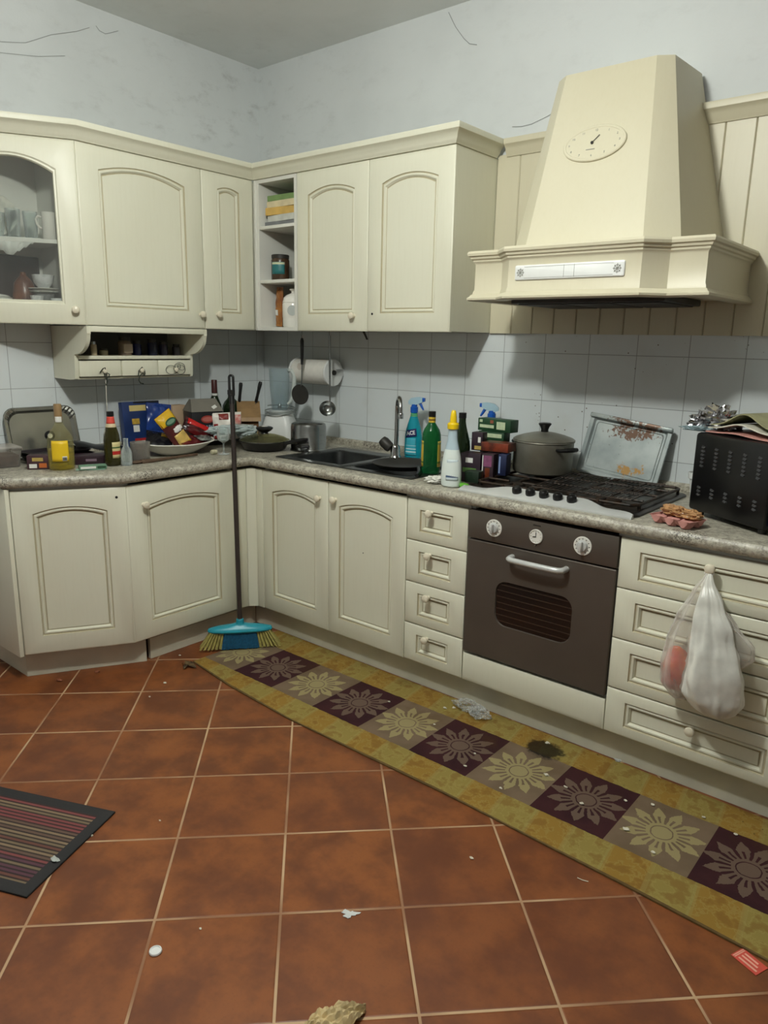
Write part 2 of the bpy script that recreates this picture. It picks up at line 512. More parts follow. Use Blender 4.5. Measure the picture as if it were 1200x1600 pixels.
# sink cabinet
t = thing('base_cabinet', 'cream two-door base cabinet with arched panels under the sink', 'cabinet', ((x0 + x2) / 2, -.35, 0), group=None)
part('carcass', MB().box(x0, x0 + .018, -.645, -.02, ZB, ZT + .01).box(x2 - .018, x2, -.645, -.02, ZB, ZT + .01).box(x0 + .018, x2 - .018, -.645, -.02, ZB, ZB + .018).box(x0 + .018, x2 - .018, -.03, -.02, ZB, ZT), WHITE_BOARD, t)
door(T(x0 + .001, YF, ZB), x1 - x0 - .003, ZT - ZB, t, knob=(.392, .625))
door(T(x1 + .001, YF, ZB), x2 - x1 - .003, ZT - ZB, t, knob=(.048, .632))
part('mark', MB(T(1.395, YF + .0085, .545) @ RX(90)).lathe([(0, 0), (.0025, 0), (.0025, .001), (0, .001)], 10), HOLE, t)

# narrow drawers
zs = [ZB, .2965, .4785, .6575, ZT]
t = thing('drawer_cabinet', 'narrow cream drawer unit of four small drawers left of the oven', 'cabinet', ((x2 + x3) / 2, -.35, 0))
part('carcass', MB().box(x2 + .001, x3 - .001, -.645, -.02, ZB, ZT + .01, 0), WHITE_BOARD, t)
for i in range(4):
    w = x3 - x2 - .004; h = zs[i + 1] - zs[i] - .004
    drawer(T(x2 + .002, YF, zs[i] + .002), w, h, t, knob=(w * .42, h - .045), mx=.072, mz=.045)
# wide drawers
t = thing('drawer_cabinet', 'wide cream drawer unit of four deep drawers right of the oven', 'cabinet', ((x4 + x5) / 2, -.35, 0))
part('carcass', MB().box(x4 + .001, x5, -.645, -.02, ZB, ZT + .01, 0), WHITE_BOARD, t)
for i in range(4):
    w = x5 - x4 - .004; h = zs[i + 1] - zs[i] - .004
    drawer(T(x4 + .002, YF, zs[i] + .002), w, h, t, knob=(w * .5, h * .5 + (.045 if i == 3 else .03)), mx=.074, mz=.042)
t = thing('base_cabinet', 'cream base cabinet beyond the wide drawers at the right edge', 'cabinet', (3.35, -.35, 0))
part('carcass', MB().box(x5 + .003, 3.6, -.645, -.02, ZB, ZT + .01, 0), WHITE_BOARD, t)
door(T(x5 + .005, YF, ZB), .45, ZT - ZB, t, knob=(.05, .62))

# oven housing with the blank panel under the oven
t = thing('oven_cabinet', 'cream cabinet holding the oven, with a plain flat panel at its foot', 'cabinet', ((x3 + x4) / 2, -.35, 0))
part('carcass', MB().box(x3 + .001, x3 + .016, -.64, -.02, ZB, ZT + .01).box(x4 - .016, x4 - .001, -.64, -.02, ZB, ZT + .01).box(x3 + .016, x4 - .016, -.64, -.02, ZB, .243), WHITE_BOARD, t)
pb = MB(T(x3 + .002, YF, ZB)); w = x4 - x3 - .004; h = .116
R = lambda i, y: [(i, y, i), (w - i, y, i), (w - i, y, h - i), (i, y, h - i)]
pb.loft([R(0, .022), R(0, .008), R(.004, .005), R(.018, 0)], True)
part('blank_panel', pb, [CREAM, GLAZE_SHADE], t)

# oven
t = thing('oven', 'taupe grey built-in oven with dark window and two round dials', 'oven', ((x3 + x4) / 2, -.35, .25))
ox0, ox1 = x3 + .004, x4 - .003
part('body', MB().box(x3 + .02, x4 - .02, -.645, -.06, .25, ZT), OVEN_DK, t)
part('control_panel', MB().box(ox0, ox1, YF - .002, -.646, .722, ZT, .003), OVEN, t)
wx0, wx1, wz0, wz1 = 2.074, 2.386, .402, .580
def rrect(x0, x1, z0, z1, r, y, k=6):
    L = []
    for cx, cz, a0 in ((x0 + r, z0 + r, 180), (x1 - r, z0 + r, 270), (x1 - r, z1 - r, 0), (x0 + r, z1 - r, 90)):
        for i in range(k + 1):
            a = math.radians(a0 + 90 * i / k); L.append((cx + r * math.cos(a), y, cz + r * math.sin(a)))
    return L
dz0, dz1 = .256, .716
dm = MB()
def rr2(i, y): return rrect(ox0 + i, ox1 - i, dz0 + i, dz1 - i, .004, y)
dm.loft([rr2(0, -.646), rr2(0, YF + .002), rr2(.003, YF - .002)], False)
def wr(i, y): return rrect(wx0 - i, wx1 + i, wz0 - i, wz1 + i, .045, y)
dm.loft([rr2(.003, YF - .002), wr(0, YF - .002), wr(-.002, YF + .003), wr(-.003, -.650)], False)
od = part('oven_door', dm, OVEN, t)
wm = MB(); l_ = wr(.0, YF + .004); wm.loft([wr(-.002, YF + .004), wr(-.002, YF + .009)], True)
def mk_ovglass():
    m, nt, bs = mat_new('smoked_oven_glass')
    v, x, y, z = coords(nt)
    st = ((z / .024).fract() - .5).abs().lt(.09)
    nt.links.new(mix(nt, st * .8, rgb(26, 20, 17), rgb(58, 47, 40)), bs.inputs['Base Color'])
    bs.inputs['Roughness'].default_value = .14
    return m
part('window', wm, mk_ovglass(), od)
hm = MB()
hz = .682; hy = YF - .042
hp = [(2.137, YF, hz), (2.137, YF - .02, hz), (2.140, YF - .034, hz), (2.150, hy, hz), (2.17, hy - .003, hz), (2.245, hy - .005, hz), (2.32, hy - .003, hz), (2.340, hy, hz), (2.350, YF - .034, hz), (2.353, YF - .02, hz), (2.353, YF, hz)]
hm.tube(hp, .011, 12)
part('handle', hm, SILVER, od)
for kx in (2.053, 2.406):
    mb = MB(T(kx, YF - .002, .777) @ RX(90))
    mb.lathe([(0, 0), (.033, 0), (.033, .003), (.030, .004), (.029, .0035), (0, .0035)], 32)
    k = part('dial_ring', mb, CERAMIC, t, label='white dial ring with grey marks')
    mm = MB(T(kx, YF - .006, .777) @ RX(90))
    for a in range(12):
        an = a * PI / 6; mm.M = T(kx, YF - .006, .777) @ RY(a * 30) @ RX(90)
        if a != 6: mm.box(-.0012, .0012, .023, .0275, 0, .0006)
    part('dial_marks', mm, DARKGREY, k)
    mb = MB(T(kx, YF - .005, .777) @ RX(90))
    mb.lathe([(0, 0), (.021, 0), (.020, .006), (.0165, .010), (0, .011)], 28)
    mb.box(-.006, .006, -.018, .018, .008, .024, .004)
    part('dial_knob', mb, SILVER, k)
mb = MB(T(2.228, YF - .002, .777) @ RX(90)); mb.lathe([(0, 0), (.0265, 0), (.0265, .005), (.024, .0065), (.023, .004), (0, .004)], 32)
ck = part('oven_clock', mb, CERAMIC, t, label='small round white clock')
hm = MB(T(2.228, YF - .0068, .777))
hm.M = T(2.228, YF - .0068, .777) @ RY(0); hm.box(-.0012, .0012, -.0006, .0, -.002, .016)
hm.M = T(2.228, YF - .0074, .777) @ RY(-100); hm.box(-.0014, .0014, -.0006, .0, -.002, .012)
for a in range(12):
    hm.M = T(2.228, YF - .0066, .777) @ RY(a * 30); hm.box(-.0006, .0006, -.0005, 0, .019, .0215)
part('clock_hands', hm, BLACK, ck)
part('clock_button', MB(T(2.228, YF - .002, .7455) @ RX(90)).lathe([(0, 0), (.004, 0), (.003, .005), (0, .006)], 12), STEEL, ck)
mb = MB(T(2.228, YF - .0022, .817))
for k in range(6): mb.box(-.015 + .0052 * k, -.0118 + .0052 * k, -.0004, .0006, -.0025, .0025)
part('worn_emblem', mb, BLACK, t)

# corner filler
t = thing('corner_filler', 'cream corner post between the two base cabinet runs', 'cabinet', (.70, -.70, 0))
part('right_strip', MB().box(.700, x0 - .002, YF, YF + .03, ZB, ZT, .004), [CREAM], t)
part('left_strip', MB().box(.638, XF, -.772, -.702, ZB, ZT, .004), [CREAM], t)
mb = MB(); mb.prism([(XF - .03, -.700), (XF, -.700), (.699, YF), (.699, YF + .03), (XF - .03, YF + .03)], ZB, ZT)
part('curved_post', mb, [CREAM], t)

# left door cabinet
yl0, yl1 = -.774, -1.344
t = thing('base_cabinet', 'cream base cabinet with one wide arched door left of the corner', 'cabinet', (.33, -1.06, 0))
part('carcass', MB().box(.02, .645, yl1 + .001, yl1 + .019, ZB, ZT + .01).box(.02, .645, yl0 - .02, yl0 - .002, ZB, ZT + .01).box(.02, .645, yl1 + .019, yl0 - .02, ZB, ZB + .018).box(.02, .03, yl1 + .019, yl0 - .02, ZB + .018, ZT), WHITE_BOARD, t)
door(T(XF, yl1 + .002, ZB) @ RZ(90), yl0 - yl1 - .004, ZT - ZB, t, knob=(.075, .615), mx=.095)

# angled end cabinet
A60 = T(XF, yl1, 0) @ RZ(60)
wl = .444
ex, ey = XF - .5 * wl, yl1 - .866 * wl
t = thing('base_cabinet', 'cream angled end cabinet with a missing door knob at far left', 'cabinet', (.3, -1.5, 0))
cx_, cy_ = .866 * .023, -.5 * .023
mb = MB(); mb.prism([(.02, yl1 - .001), (.02, ey + .002), (ex - cx_, ey + .002), (XF - cx_, yl1 - cy_ - .0125)], ZB, ZT + .01)
part('carcass', mb, WHITE_BOARD, t)
door(A60 @ T(-wl + .002, 0, ZB), wl - .004, ZT - ZB, t, hole=(wl - .042, .66), mx=.082)
mb = MB(); mb.box(.02, ex + .004, ey - .018, ey, ZB - .002, ZT + .01, .002)
part('side_panel', mb, [CREAM], t)

# plinths
single('plinth_board', MB().box(.610, 3.6, -.6072, -.590, .001, .100).box(.610, 3.6, -.590, -.588, .1, .127), PLINTH, 'cream plinth board along the floor under sink, oven and drawers', 'plinth')
single('plinth_board', MB().box(.590, .609, -1.235, -.6095, .001, .100).box(.588, .590, -1.235, -.6095, .1, .127), PLINTH, 'cream plinth board under the wide left door behind the broom', 'plinth')
mb = MB(); mb.prism([(.618, -1.262), (.378, -1.694), (.02, -1.694), (.02, -1.677), (.368, -1.677), (.6, -1.25)], .001, .105)
single('plinth_board', mb, PLINTH, 'scuffed cream plinth board under the angled end cabinet', 'plinth')

# worktop
prof = [(-.06, .845), (-.008, .845), (.004, .848), (.012, .856), (.0155, .868), (.013, .880), (.005, .888), (-.008, .890), (-.06, .890)]
px = .677
e2 = Vector((px - .5 * .462, -1.349 - .866 * .462))
path = [(.02, e2.y), (e2.x, e2.y), (px, -1.349), (px, -.677), (3.6, -.677)]
mb = MB(); mb.sweep(path, prof)
sx0, sx1, sy0, sy1 = .800, 1.580, -.585, -.155     # sink cut-out
mb.prism([(.007, -.65), (.007, e2.y + .03), (e2.x - .02, e2.y + .03), (px - .03, -1.349 + .01), (px - .03, -.65)], .846, .8898)
mb.box(.007, sx0, -.65, -.007, .846, .8898)
mb.box(sx0, sx1, -.65, sy0, .846, .8898); mb.box(sx0, sx1, sy1, -.007, .846, .8898)
mb.box(sx1, 3.6, -.65, -.007, .846, .8898)
wt = single('worktop', mb, STONE, 'long grey speckled L-shaped worktop with worn rounded front edge', 'worktop')
mb = MB(); mb.sweep([(.007, -1.75), (.007, -.007), (3.6, -.007)], [(0, .891), (.022, .891), (.022, .914), (.014, .922), (0, .922)])
part('back_upstand', mb, STONE, wt)

# ------------------------------------------------------------------ wall cabinets
UB, UT = 1.490, 2.228
UY = -.337; UX = .331
FU = T(0, UY, 0)
def wall_box(x0, x1, y0, y1, z0, z1, t=.018, nofront=None):
    return MB().box(x0, x0 + t, y0, y1, z0, z1).box(x1 - t, x1, y0, y1, z0, z1).box(x0 + t, x1 - t, y0, y1, z0, z0 + t).box(x0 + t, x1 - t, y0, y1, z1 - t, z1).box(x0 + t, x1 - t, y1 - .005, y1, z0 + t, z1 - t)
ua, ub_, uc = .648, 1.112, 1.577
t = thing('wall_cabinet', 'cream two-door wall cabinet above the sink, one knob missing', 'cabinet', (1.11, -.17, UB))
mb = wall_box(ua, uc, UY + .023, -.002, UB + .004, UT)
mb.box(ua + .019, uc - .019, UY + .023, UY + .035, UB + .02, UB + .05)
part('carcass', mb, [CREAM], t)
door(T(ua + .001, UY, UB), ub_ - ua - .003, UT - UB, t, knob=(.385, .070), rise=.03, mx=.085, mz1=.083)
door(T(ub_ + .001, UY, UB), uc - ub_ - .001, UT - UB, t, hole=(.033, .078), rise=.03, mx=.085, mz1=.083)
# open shelf unit
t = thing('open_shelf_unit', 'narrow open cream wall shelf of three compartments in the corner', 'shelf', (.49, -.17, UB))
s0, s1 = .350, .646
mb = wall_box(s0, s1, UY + .004, -.002, UB, UT)
mb.box(.334, s0, UY, UY + .02, UB, UT, .002)
part('carcass', mb, WHITE_BOARD, t)
for z in (1.727, 1.990): part('shelf_board', MB().box(s0 + .018, s1 - .018, UY + .006, -.008, z, z + .016, .002), WHITE_BOARD, t)

# left wall cabinets
ya, yb = -1.283, -.655
t = thing('wall_cabinet', 'cream wall cabinet with one wide arched door above the hanging spice shelf', 'cabinet', (.17, -.97, UB))
part('carcass', MB().box(.002, UX - .023, ya + .001, yb - .001, UB + .004, UT), [CREAM], t)
door(T(UX, ya + .002, UB) @ RZ(90), yb - ya - .004, UT - UB, t, knob=(.595, .068), mx=.10, rise=.035, mz1=.065)
t = thing('wall_cabinet', 'narrow cream wall cabinet with slim arched door beside the corner', 'cabinet', (.17, -.5, UB))
part('carcass', MB().box(.002, UX - .023, yb + .001, -.002, UB + .004, UT), [CREAM], t)
door(T(UX, yb + .002, UB) @ RZ(90), -.340 - yb, UT - UB, t, knob=(.068, .072), mx=.095, rise=.014, mz1=.065)
# angled glass cabinet
GW = .50
G60 = T(UX, -1.286, 0) @ RZ(60)
gx, gy = UX - .5 * GW, -1.286 - .866 * GW
def inn(a, b):  # point at a along the face (negative = towards camera left) and b behind it
    v = G60 @ Vector((a, b, 0)); return (v.x, v.y)
t = thing('display_cabinet', 'angled cream wall cabinet with arched glass door showing crockery', 'cabinet', (.15, -1.5, UB))
pl = [(.002, -1.2875), inn(-.004, .023), inn(-GW, .023), (.002, gy)]
pl[1] = (UX - .02, -1.2875)
mb = MB(); mb.prism(pl, UB + .004, UB + .020); mb.prism(pl, UT - .018, UT)
mb.box(.002, UX - .022, -1.303, -1.2875, UB + .02, UT - .018)
mb.box(.002, .008, gy, -1.303, UB + .02, UT - .018)
mb.prism([(.008, gy + .001), inn(-GW, .023), inn(-GW + .017, .023), (.008, gy + .017)], UB + .02, UT - .018)
part('carcass', mb, WHITE_BOARD, t)
mb = MB(); mb.prism([(.009, -1.305), (UX - .05, -1.305), inn(-GW + .03, .045), (.009, gy + .04)], 1.822, 1.838)
part('shelf_board', mb, WHITE_BOARD, t)
d = part('glass_door', panel_mb(G60 @ T(-GW, 0, UB), GW, UT - UB, .082, .088, .072, .05, open_=True), [CREAM, GLAZE_SHADE], t)
mb = MB(G60 @ T(-GW, 0, UB)); lp = lambda y: arch_loop(.084, GW - .084, .09, UT - UB - .074, .05, y, 13)
mb.loft([lp(.012), lp(.015)], True)
part('glass_pane', mb, PANE, d)
part('knob', knob_mb(G60 @ T(-.038, 0, UB + .062)), CREAMCER, d)
# cornice over the wall cabinets
corn = [(-.01, 2.2290), (.006, 2.2290), (.010, 2.236), (.020, 2.246), (.024, 2.258), (.036, 2.268), (.046, 2.274), (.048, 2.290), (.046, 2.296), (-.01, 2.296)]
mb = MB(); e3 = (UX - .5 * .62, -1.286 - .866 * .62)
mb.sweep([e3, (UX, -1.286), (UX, UY), (uc, UY), (uc, -.03)], corn)
single('cornice_moulding', mb, [CREAM], 'cream cornice moulding running along the tops of the wall cabinets', 'moulding')
for nm, xa, xb, lab in (('panel_cornice', uc + .05, 1.965, 'yellowed cream cornice strip on the panelling left of the hood'), ('panel_cornice', 2.425, 3.6, 'yellowed cream cornice strip on the panelling right of the hood')):
    mb = MB(); mb.sweep([(xa, -.0205), (xb, -.0205)], [(o * .75, z) for o, z in corn])
    mb.box(xa, xb, -.0205, -.002, 2.241, 2.296)
    single(nm, mb, [YEL], lab, 'moulding')
# tongue and groove panelling behind the hood
mb = MB(); bx_ = 1.5785
edges = [1.5785] + [1.692 + .1035 * k for k in range(19)]
for a, b in zip(edges[:-1], edges[1:]):
    mb.loft([[(a + .0005, -.001, z), (a + .0005, -.015, z), (a + .004, -.0195, z), (b - .004, -.0195, z), (b - .0005, -.015, z), (b - .0005, -.001, z)] for z in (1.492, 2.240)], True)
single('wall_panelling', mb, [YEL], 'yellowed cream tongue-and-groove panelling on the wall behind the hood', 'panelling')

# ------------------------------------------------------------------ extractor hood
t = thing('extractor_hood', 'large cream chimney extractor hood with oval dial above the hob', 'hood', (2.235, -.3, 1.6))
HX = 2.235
pth = [(HX - .43, -.021), (HX - .43, -.508), (HX - .31, -.508), (HX - .245, -.572), (HX + .245, -.572), (HX + .31, -.508), (HX + .43, -.508), (HX + .43, -.021)]
mprof = [(-.03, 1.603), (.010, 1.603), (.017, 1.607), (.018, 1.614), (.010, 1.620), (.008, 1.625), (.002, 1.629), (.001, 1.636), (-.003, 1.645), (-.004, 1.735), (-.001, 1.742), (.003, 1.746), (.004, 1.752), (.010, 1.756), (.012, 1.763), (.019, 1.767), (.021, 1.776), (.016, 1.784), (-.03, 1.784)]
mb = MB(); mb.sweep(pth, mprof)
part('mantel', mb, [YEL], t)
def plan(x0, x1, y, c, cy, z): return [(x0 - c, -.021, z), (x0 - c, y + cy, z), (x0, y, z), (x1, y, z), (x1 + c, y + cy, z), (x1 + c, -.021, z)]
mb = MB(); mb.prism([(HX - .42, -.022), (HX - .42, -.50), (HX - .31, -.50), (HX - .235, -.55), (HX + .235, -.55), (HX + .31, -.50), (HX + .42, -.50), (HX + .42, -.022)], 1.768, 1.780)
part('mantel_top', mb, [YEL], t)
mb = MB(); mb.loft([[(HX - .315, -.021, 1.780), (HX - .30, -.44, 1.780), (HX - .218, -.505, 1.780), (HX + .215, -.505, 1.780), (HX + .315, -.435, 1.780), (HX + .335, -.021, 1.780)],
                    [(1.972, -.021, 2.403), (1.972, -.245, 2.403), (2.022, -.288, 2.403), (2.353, -.287, 2.403), (2.403, -.255, 2.403), (2.417, -.021, 2.403)]], True)
part('chimney', mb, [YEL], t, ang=5)
mb = MB(); mb.box(2.36, 2.412, -.019, -.001, 2.30, 2.385)
part('dark_strip', mb, DARKGREY, t)  # dark grey strip behind the chimney's right back edge
mb = MB(); mb.prism([(HX - .40, -.03), (HX - .40, -.48), (HX - .3, -.48), (HX - .22, -.53), (HX + .22, -.53), (HX + .3, -.48), (HX + .40, -.48), (HX + .40, -.03)], 1.6165, 1.625)
part('underside', mb, [YEL], t)
mb = MB(); mb.box(HX - .29, HX + .29, -.46, -.09, 1.594, 1.616, .004)
for k in range(3): mb.box(HX - .27 + k * .185, HX - .10 + k * .185, -.44, -.11, 1.590, 1.5945, .002)
part('grease_filter', mb, DARKGREY, t)
# front plate
mb = MB(); zc0, zc1 = 1.668, 1.718
mb.loft([rrect(2.022, 2.426, zc0, zc1, .006, -0.5675), rrect(2.022, 2.426, zc0, zc1, .006, -0.5725), rrect(2.025, 2.423, zc0 + .003, zc1 - .003, .005, -0.5750)], True)
fp = part('front_plate', mb, WHITEP, t, label='white slider plate with two rosettes')
mb = MB(); mb.box(2.212, 2.213, -0.5760, -0.5749, zc0 + .004, zc1 - .004); mb.box(2.250, 2.251, -0.5760, -0.5749, zc0 + .004, zc1 - .004)
mb.box(2.06, 2.388, -0.5756, -0.5749, zc0 + .006, zc0 + .0072); mb.box(2.06, 2.388, -0.5756, -0.5749, zc1 - .0072, zc1 - .006)
GREYLINE = flat('pale_grey_print', 150, 150, 142)
part('slider_lines', mb, GREYLINE, fp)
for cx in (2.045, 2.402):
    mb = MB()
    for a in range(4):
        mb.M = T(cx, -0.5760, (zc0 + zc1) / 2) @ RY(a * 45); mb.box(-.001, .001, -.0005, .0012, -.015, .015)
    for a in range(8):
        mb.M = T(cx, -0.5760, (zc0 + zc1) / 2) @ RY(a * 45); mb.box(-.004, .004, -.0005, .0012, .010, .0115)
    part('rosette', mb, GREYLINE, fp)
# oval dial on the sloping face
P0 = Vector((2.198, -.505 + (2.135 - 1.78) / (.623) * .2175, 2.130))
sl = math.degrees(math.atan2(.2175, .623))
MD = T(*P0) @ RX(-sl)
mb = MB(MD @ RX(90))
mb.loft([[(rx * math.cos(2 * PI * i / 48), ry * math.sin(2 * PI * i / 48), z) for i in range(48)] for rx, ry, z in ((.116, .066, -.002), (.116, .066, .008), (.113, .063, .0105), (.106, .057, .0105), (.104, .055, .009))], True)
dl = part('oval_dial', mb, [YEL], t, label='oval dial with one black hand')
fonts = ['12', '1', '2', '3', '4', '5', '6', '7', '8', '9', '10', '11']
for i, n_ in enumerate(fonts):
    a = math.radians(90 - 30 * i)
    text_part('numeral', n_, .011, MD @ T(.093 * math.cos(a), -.0095, .046 * math.sin(a)) @ UPR, GREYLINE, dl)
mb = MB(MD @ T(-.006, -.0105, 0) @ RX(90)); mb.lathe([(0, 0), (.0055, 0), (.0045, .004), (0, .005)], 16)
part('hand_pin', mb, BLACK, dl)
mb = MB(MD @ T(-.006, -.012, 0) @ RY(42)); mb.box(-.0015, -.0006, -.0006, .0006, 0, .034); mb.box(.0006, .0015, -.0006, .0006, 0, .034); mb.box(-.0015, .0015, -.0006, .0006, .032, .034)
part('hand', mb, BLACK, dl)
mb = MB(MD @ T(-.008, -.010, -.023)); mb.box(-.016, .016, -.0006, .0006, -.0012, .0012)
part('dial_line', mb, GREYLINE, dl)
# thin dark bracket under the wall cabinet
single('metal_bracket', MB().loft([[(.965, -.20, 1.4935), (.98, -.20, 1.4935), (.98, -.198, 1.4935), (.965, -.198, 1.4935)], [(.993, -.20, 1.452), (1.003, -.20, 1.454), (1.003, -.198, 1.454), (.993, -.198, 1.452)]]), DARKGREY, 'small grey metal bracket poking down under the wall cabinet above the sink', 'bracket')

# ------------------------------------------------------------------ sink and tap
t = thing('sink', 'dull stainless steel inset sink with two bowls', 'sink', (1.19, -.37, W))
sxa, sxb, sya, syb = .775, 1.605, -.605, -.135
def rr(x0, x1, y0, y1, r, z, k=5):
    L = []
    for cx, cy, a0 in ((x0 + r, y0 + r, 180), (x1 - r, y0 + r, 270), (x1 - r, y1 - r, 0), (x0 + r, y1 - r, 90)):
        for i in range(k + 1):
            a = math.radians(a0 + 90 * i / k); L.append((cx + r * math.cos(a), cy + r * math.sin(a), z))
    return L
mb = MB()
zr = W + .0055
# rim strips round the two bowls
b1 = (.835, 1.160, -.560, -.225); b2 = (1.215, 1.560, -.560, -.270)
def strip(a, b, c, d, z0=W + .0005, z1=zr): mb.box(a, b, c, d, z0, z1, .002)
strip(sxa, b1[0], sya, syb); strip(b1[1], b2[0], sya, syb); strip(b2[1], sxb, sya, syb)
strip(b1[0], b1[1], sya, b1[2]); strip(b1[0], b1[1], b1[3], syb); strip(b2[0], b2[1], sya, b2[2]); strip(b2[0], b2[1], b2[3], syb)
part('sink_rim', mb, SINKM, t)
mb = MB()
for (a, b, c, d), dep in ((b1, .145),):
    mb.loft([rr(a - .003, b + .003, c - .003, d + .003, .035, zr - .001), rr(a + .004, b - .004, c + .004, d - .004, .045, zr - .006), rr(a + .012, b - .012, c + .012, d - .012, .05, W - dep + .03), rr(a + .035, b - .035, c + .035, d - .035, .045, W - dep)], False)
    L = rr(a + .035, b - .035, c + .035, d - .035, .045, W - dep); mb.add(L, [list(range(len(L)))])
part('bowl', mb, SINKM, t)
mb = MB()
for (a, b, c, d), dep in ((b2, .13),):
    mb.loft([rr(a - .003, b + .003, c - .003, d + .003, .035, zr - .001), rr(a + .004, b - .004, c + .004, d - .004, .045, zr - .006), rr(a + .012, b - .012, c + .012, d - .012, .05, W - dep + .03), rr(a + .035, b - .035, c + .035, d - .035, .045, W - dep)], False)
    L = rr(a + .035, b - .035, c + .035, d - .035, .045, W - dep); mb.add(L, [list(range(len(L)))])
part('bowl', mb, SINKM, t)
mb = MB(T(1.0, -.39, W - .145)); mb.lathe([(0, .001), (.04, .001), (.04, .003), (.03, .004), (.026, .002), (0, .002)], 24)
part('drain', mb, CHROME, t)
# dark frying pan standing on the right-hand bowl
t = thing('frying_pan', 'dark round pan lying over the right bowl of the sink', 'pan', (1.41, -.42, W + .006))
mb = MB(T(1.41, -.42, W + .0065)); mb.lathe([(0, 0), (.105, 0), (.135, .022), (.137, .023), (.133, .0245), (.103, .004), (0, .004)], 40)
part('pan_body', mb, DARKGREY, t)
mb = MB(); mb.tube([(1.53, -.46, W + .025), (1.56, -.49, W + .02), (1.585, -.525, W + .014), (1.60, -.56, W + .012)], [.008, .010, .011, .008], 10)
part('handle', mb, BLACK, t)

t = thing('kitchen_tap', 'chrome swan-neck mixer tap behind the sink with a black lever', 'tap', (1.195, -.205, W + .006))
mb = MB(T(1.195, -.205, W + .006)); mb.lathe([(0, 0), (.030, 0), (.028, .006), (.024, .012), (.023, .05), (.020, .058), (.013, .064), (0, .064)], 24)
part('base', mb, CHROME, t)
mb = MB()
pts = [(1.200, -.205, W + .06), (1.202, -.205, W + .20)]
for k in range(9):
    a = math.radians(180 - 22.5 * k * .92)
    pts.append((1.236 + .034 * math.cos(a), -.205 - .03 * (1 + math.cos(a)), W + .235 + .062 * math.sin(a)))
pts.append((1.274, -.268, W + .222))
mb.tube(pts, .0105, 14)
part('spout', mb, CHROME, t)
mb = MB(T(1.275, -.269, W + .205)); mb.lathe([(.0, 0), (.0135, 0), (.0135, .022), (.011, .026), (0, .026)], 16)
part('aerator', mb, CHROME, t)
mb = MB(T(1.178, -.222, W + .050) @ RY(-50) @ RX(10)); mb.lathe([(0, 0), (.022, 0), (.026, .01), (.027, .045), (.022, .060), (0, .063)], 20)
part('lever', mb, DARKGREY, t)

# ------------------------------------------------------------------ gas hob
t = thing('gas_hob', 'black gas hob with silver front strip and five black knobs', 'hob', (2.22, -.36, W))
hx0, hx1, hy0, hy1 = 1.868, 2.560, -.648, -.095
mb = MB(); mb.loft([rr(hx0, hx1, hy0 + .03, hy1, .03, W + .0005), rr(hx0, hx1, hy0 + .03, hy1, .03, W + .006), rr(hx0 + .006, hx1 - .006, hy0 + .036, hy1 - .006, .025, W + .010)], True)
part('hob_plate', mb, BLACKM, t)
# wavy silver strip: back edge swells behind the knobs
K = 40; low = []; hi_ = []
mb = MB(); L0 = []
for i in range(K + 1):
    u = i / K; x = hx0 + .004 + (hx1 - hx0 - .008) * u
    def ss(a, b, v): v = max(0, min(1, (v - a) / (b - a))); return v * v * (3 - 2 * v)
    q = ss(.12, .27, u) * (1 - ss(.70, .86, u))
    ye = -.603 + .040 * q
    yf = hy0 - .002
    zt = W + .018 + .012 * q
    if u > .93: ye -= .028 * ((u - .93) / .07) ** 2; 
    L0.append([(x, yf, W + .0005), (x, yf, W + .006), (x, yf + .008, W + .011), (x, ye - .008, zt), (x, ye, zt - .003), (x, ye, W + .0005)])
mb.loft(L0, True)
part('front_strip', mb, SILVER, t)
for kx in (2.103, 2.159, 2.214, 2.269, 2.323):
    mb = MB(T(kx, -.606, W + .020) @ RX(14)); mb.lathe([(0, 0), (.017, 0), (.018, .006), (.017, .018), (.012, .024), (0, .026)], 20)
    part('knob', mb, BLACK, t)
burn = [(2.02, -.22, .042), (2.02, -.46, .032), (2.40, -.22, .036), (2.40, -.47, .046)]
for bx, by, r in burn:
    mb = MB(T(bx, by, W + .009)); mb.lathe([(0, 0), (r + .014, 0), (r + .012, .006), (r, .007), (r, .013), (r * .8, .017), (0, .018)], 28)
    part('burner', mb, IRON, t)
for cx, (g0, g1) in ((2.02, (1.895, 2.145)), (2.40, (2.275, 2.535))):
    mb = MB(); zg = W + .029; y0, y1 = -.56, -.115
    loop = [(g0, y0 + .02, zg), (g0, y1 - .02, zg), (g0 + .02, y1, zg), (g1 - .02, y1, zg), (g1, y1 - .02, zg), (g1, y0 + .02, zg), (g1 - .02, y0, zg), (g0 + .02, y0, zg)]
    mb.tube(loop, .0055, 8, closed=True)
    mb.tube([(g0, (y0 + y1) / 2, zg), (g1, (y0 + y1) / 2, zg)], .005, 8)
    for cy in (-.22, -.47):
        for a in range(4):
            d = a * PI / 2 + PI / 4 * 0
            dx, dy = math.cos(d), math.sin(d)
            mb.tube([(cx + dx * .03, cy + dy * .03, zg + .001), (cx + dx * (.125 if a % 2 == 0 else .1), cy + dy * (.125 if a % 2 == 0 else .1), zg + .001)], .005, 6)
    for px_, py_ in ((g0, y0 + .03), (g1, y0 + .03), (g0, y1 - .03), (g1, y1 - .03)):
        mb.tube([(px_, py_, zg), (px_, py_, W + .010)], .006, 8)
    part('pan_support', mb, IRON, t)
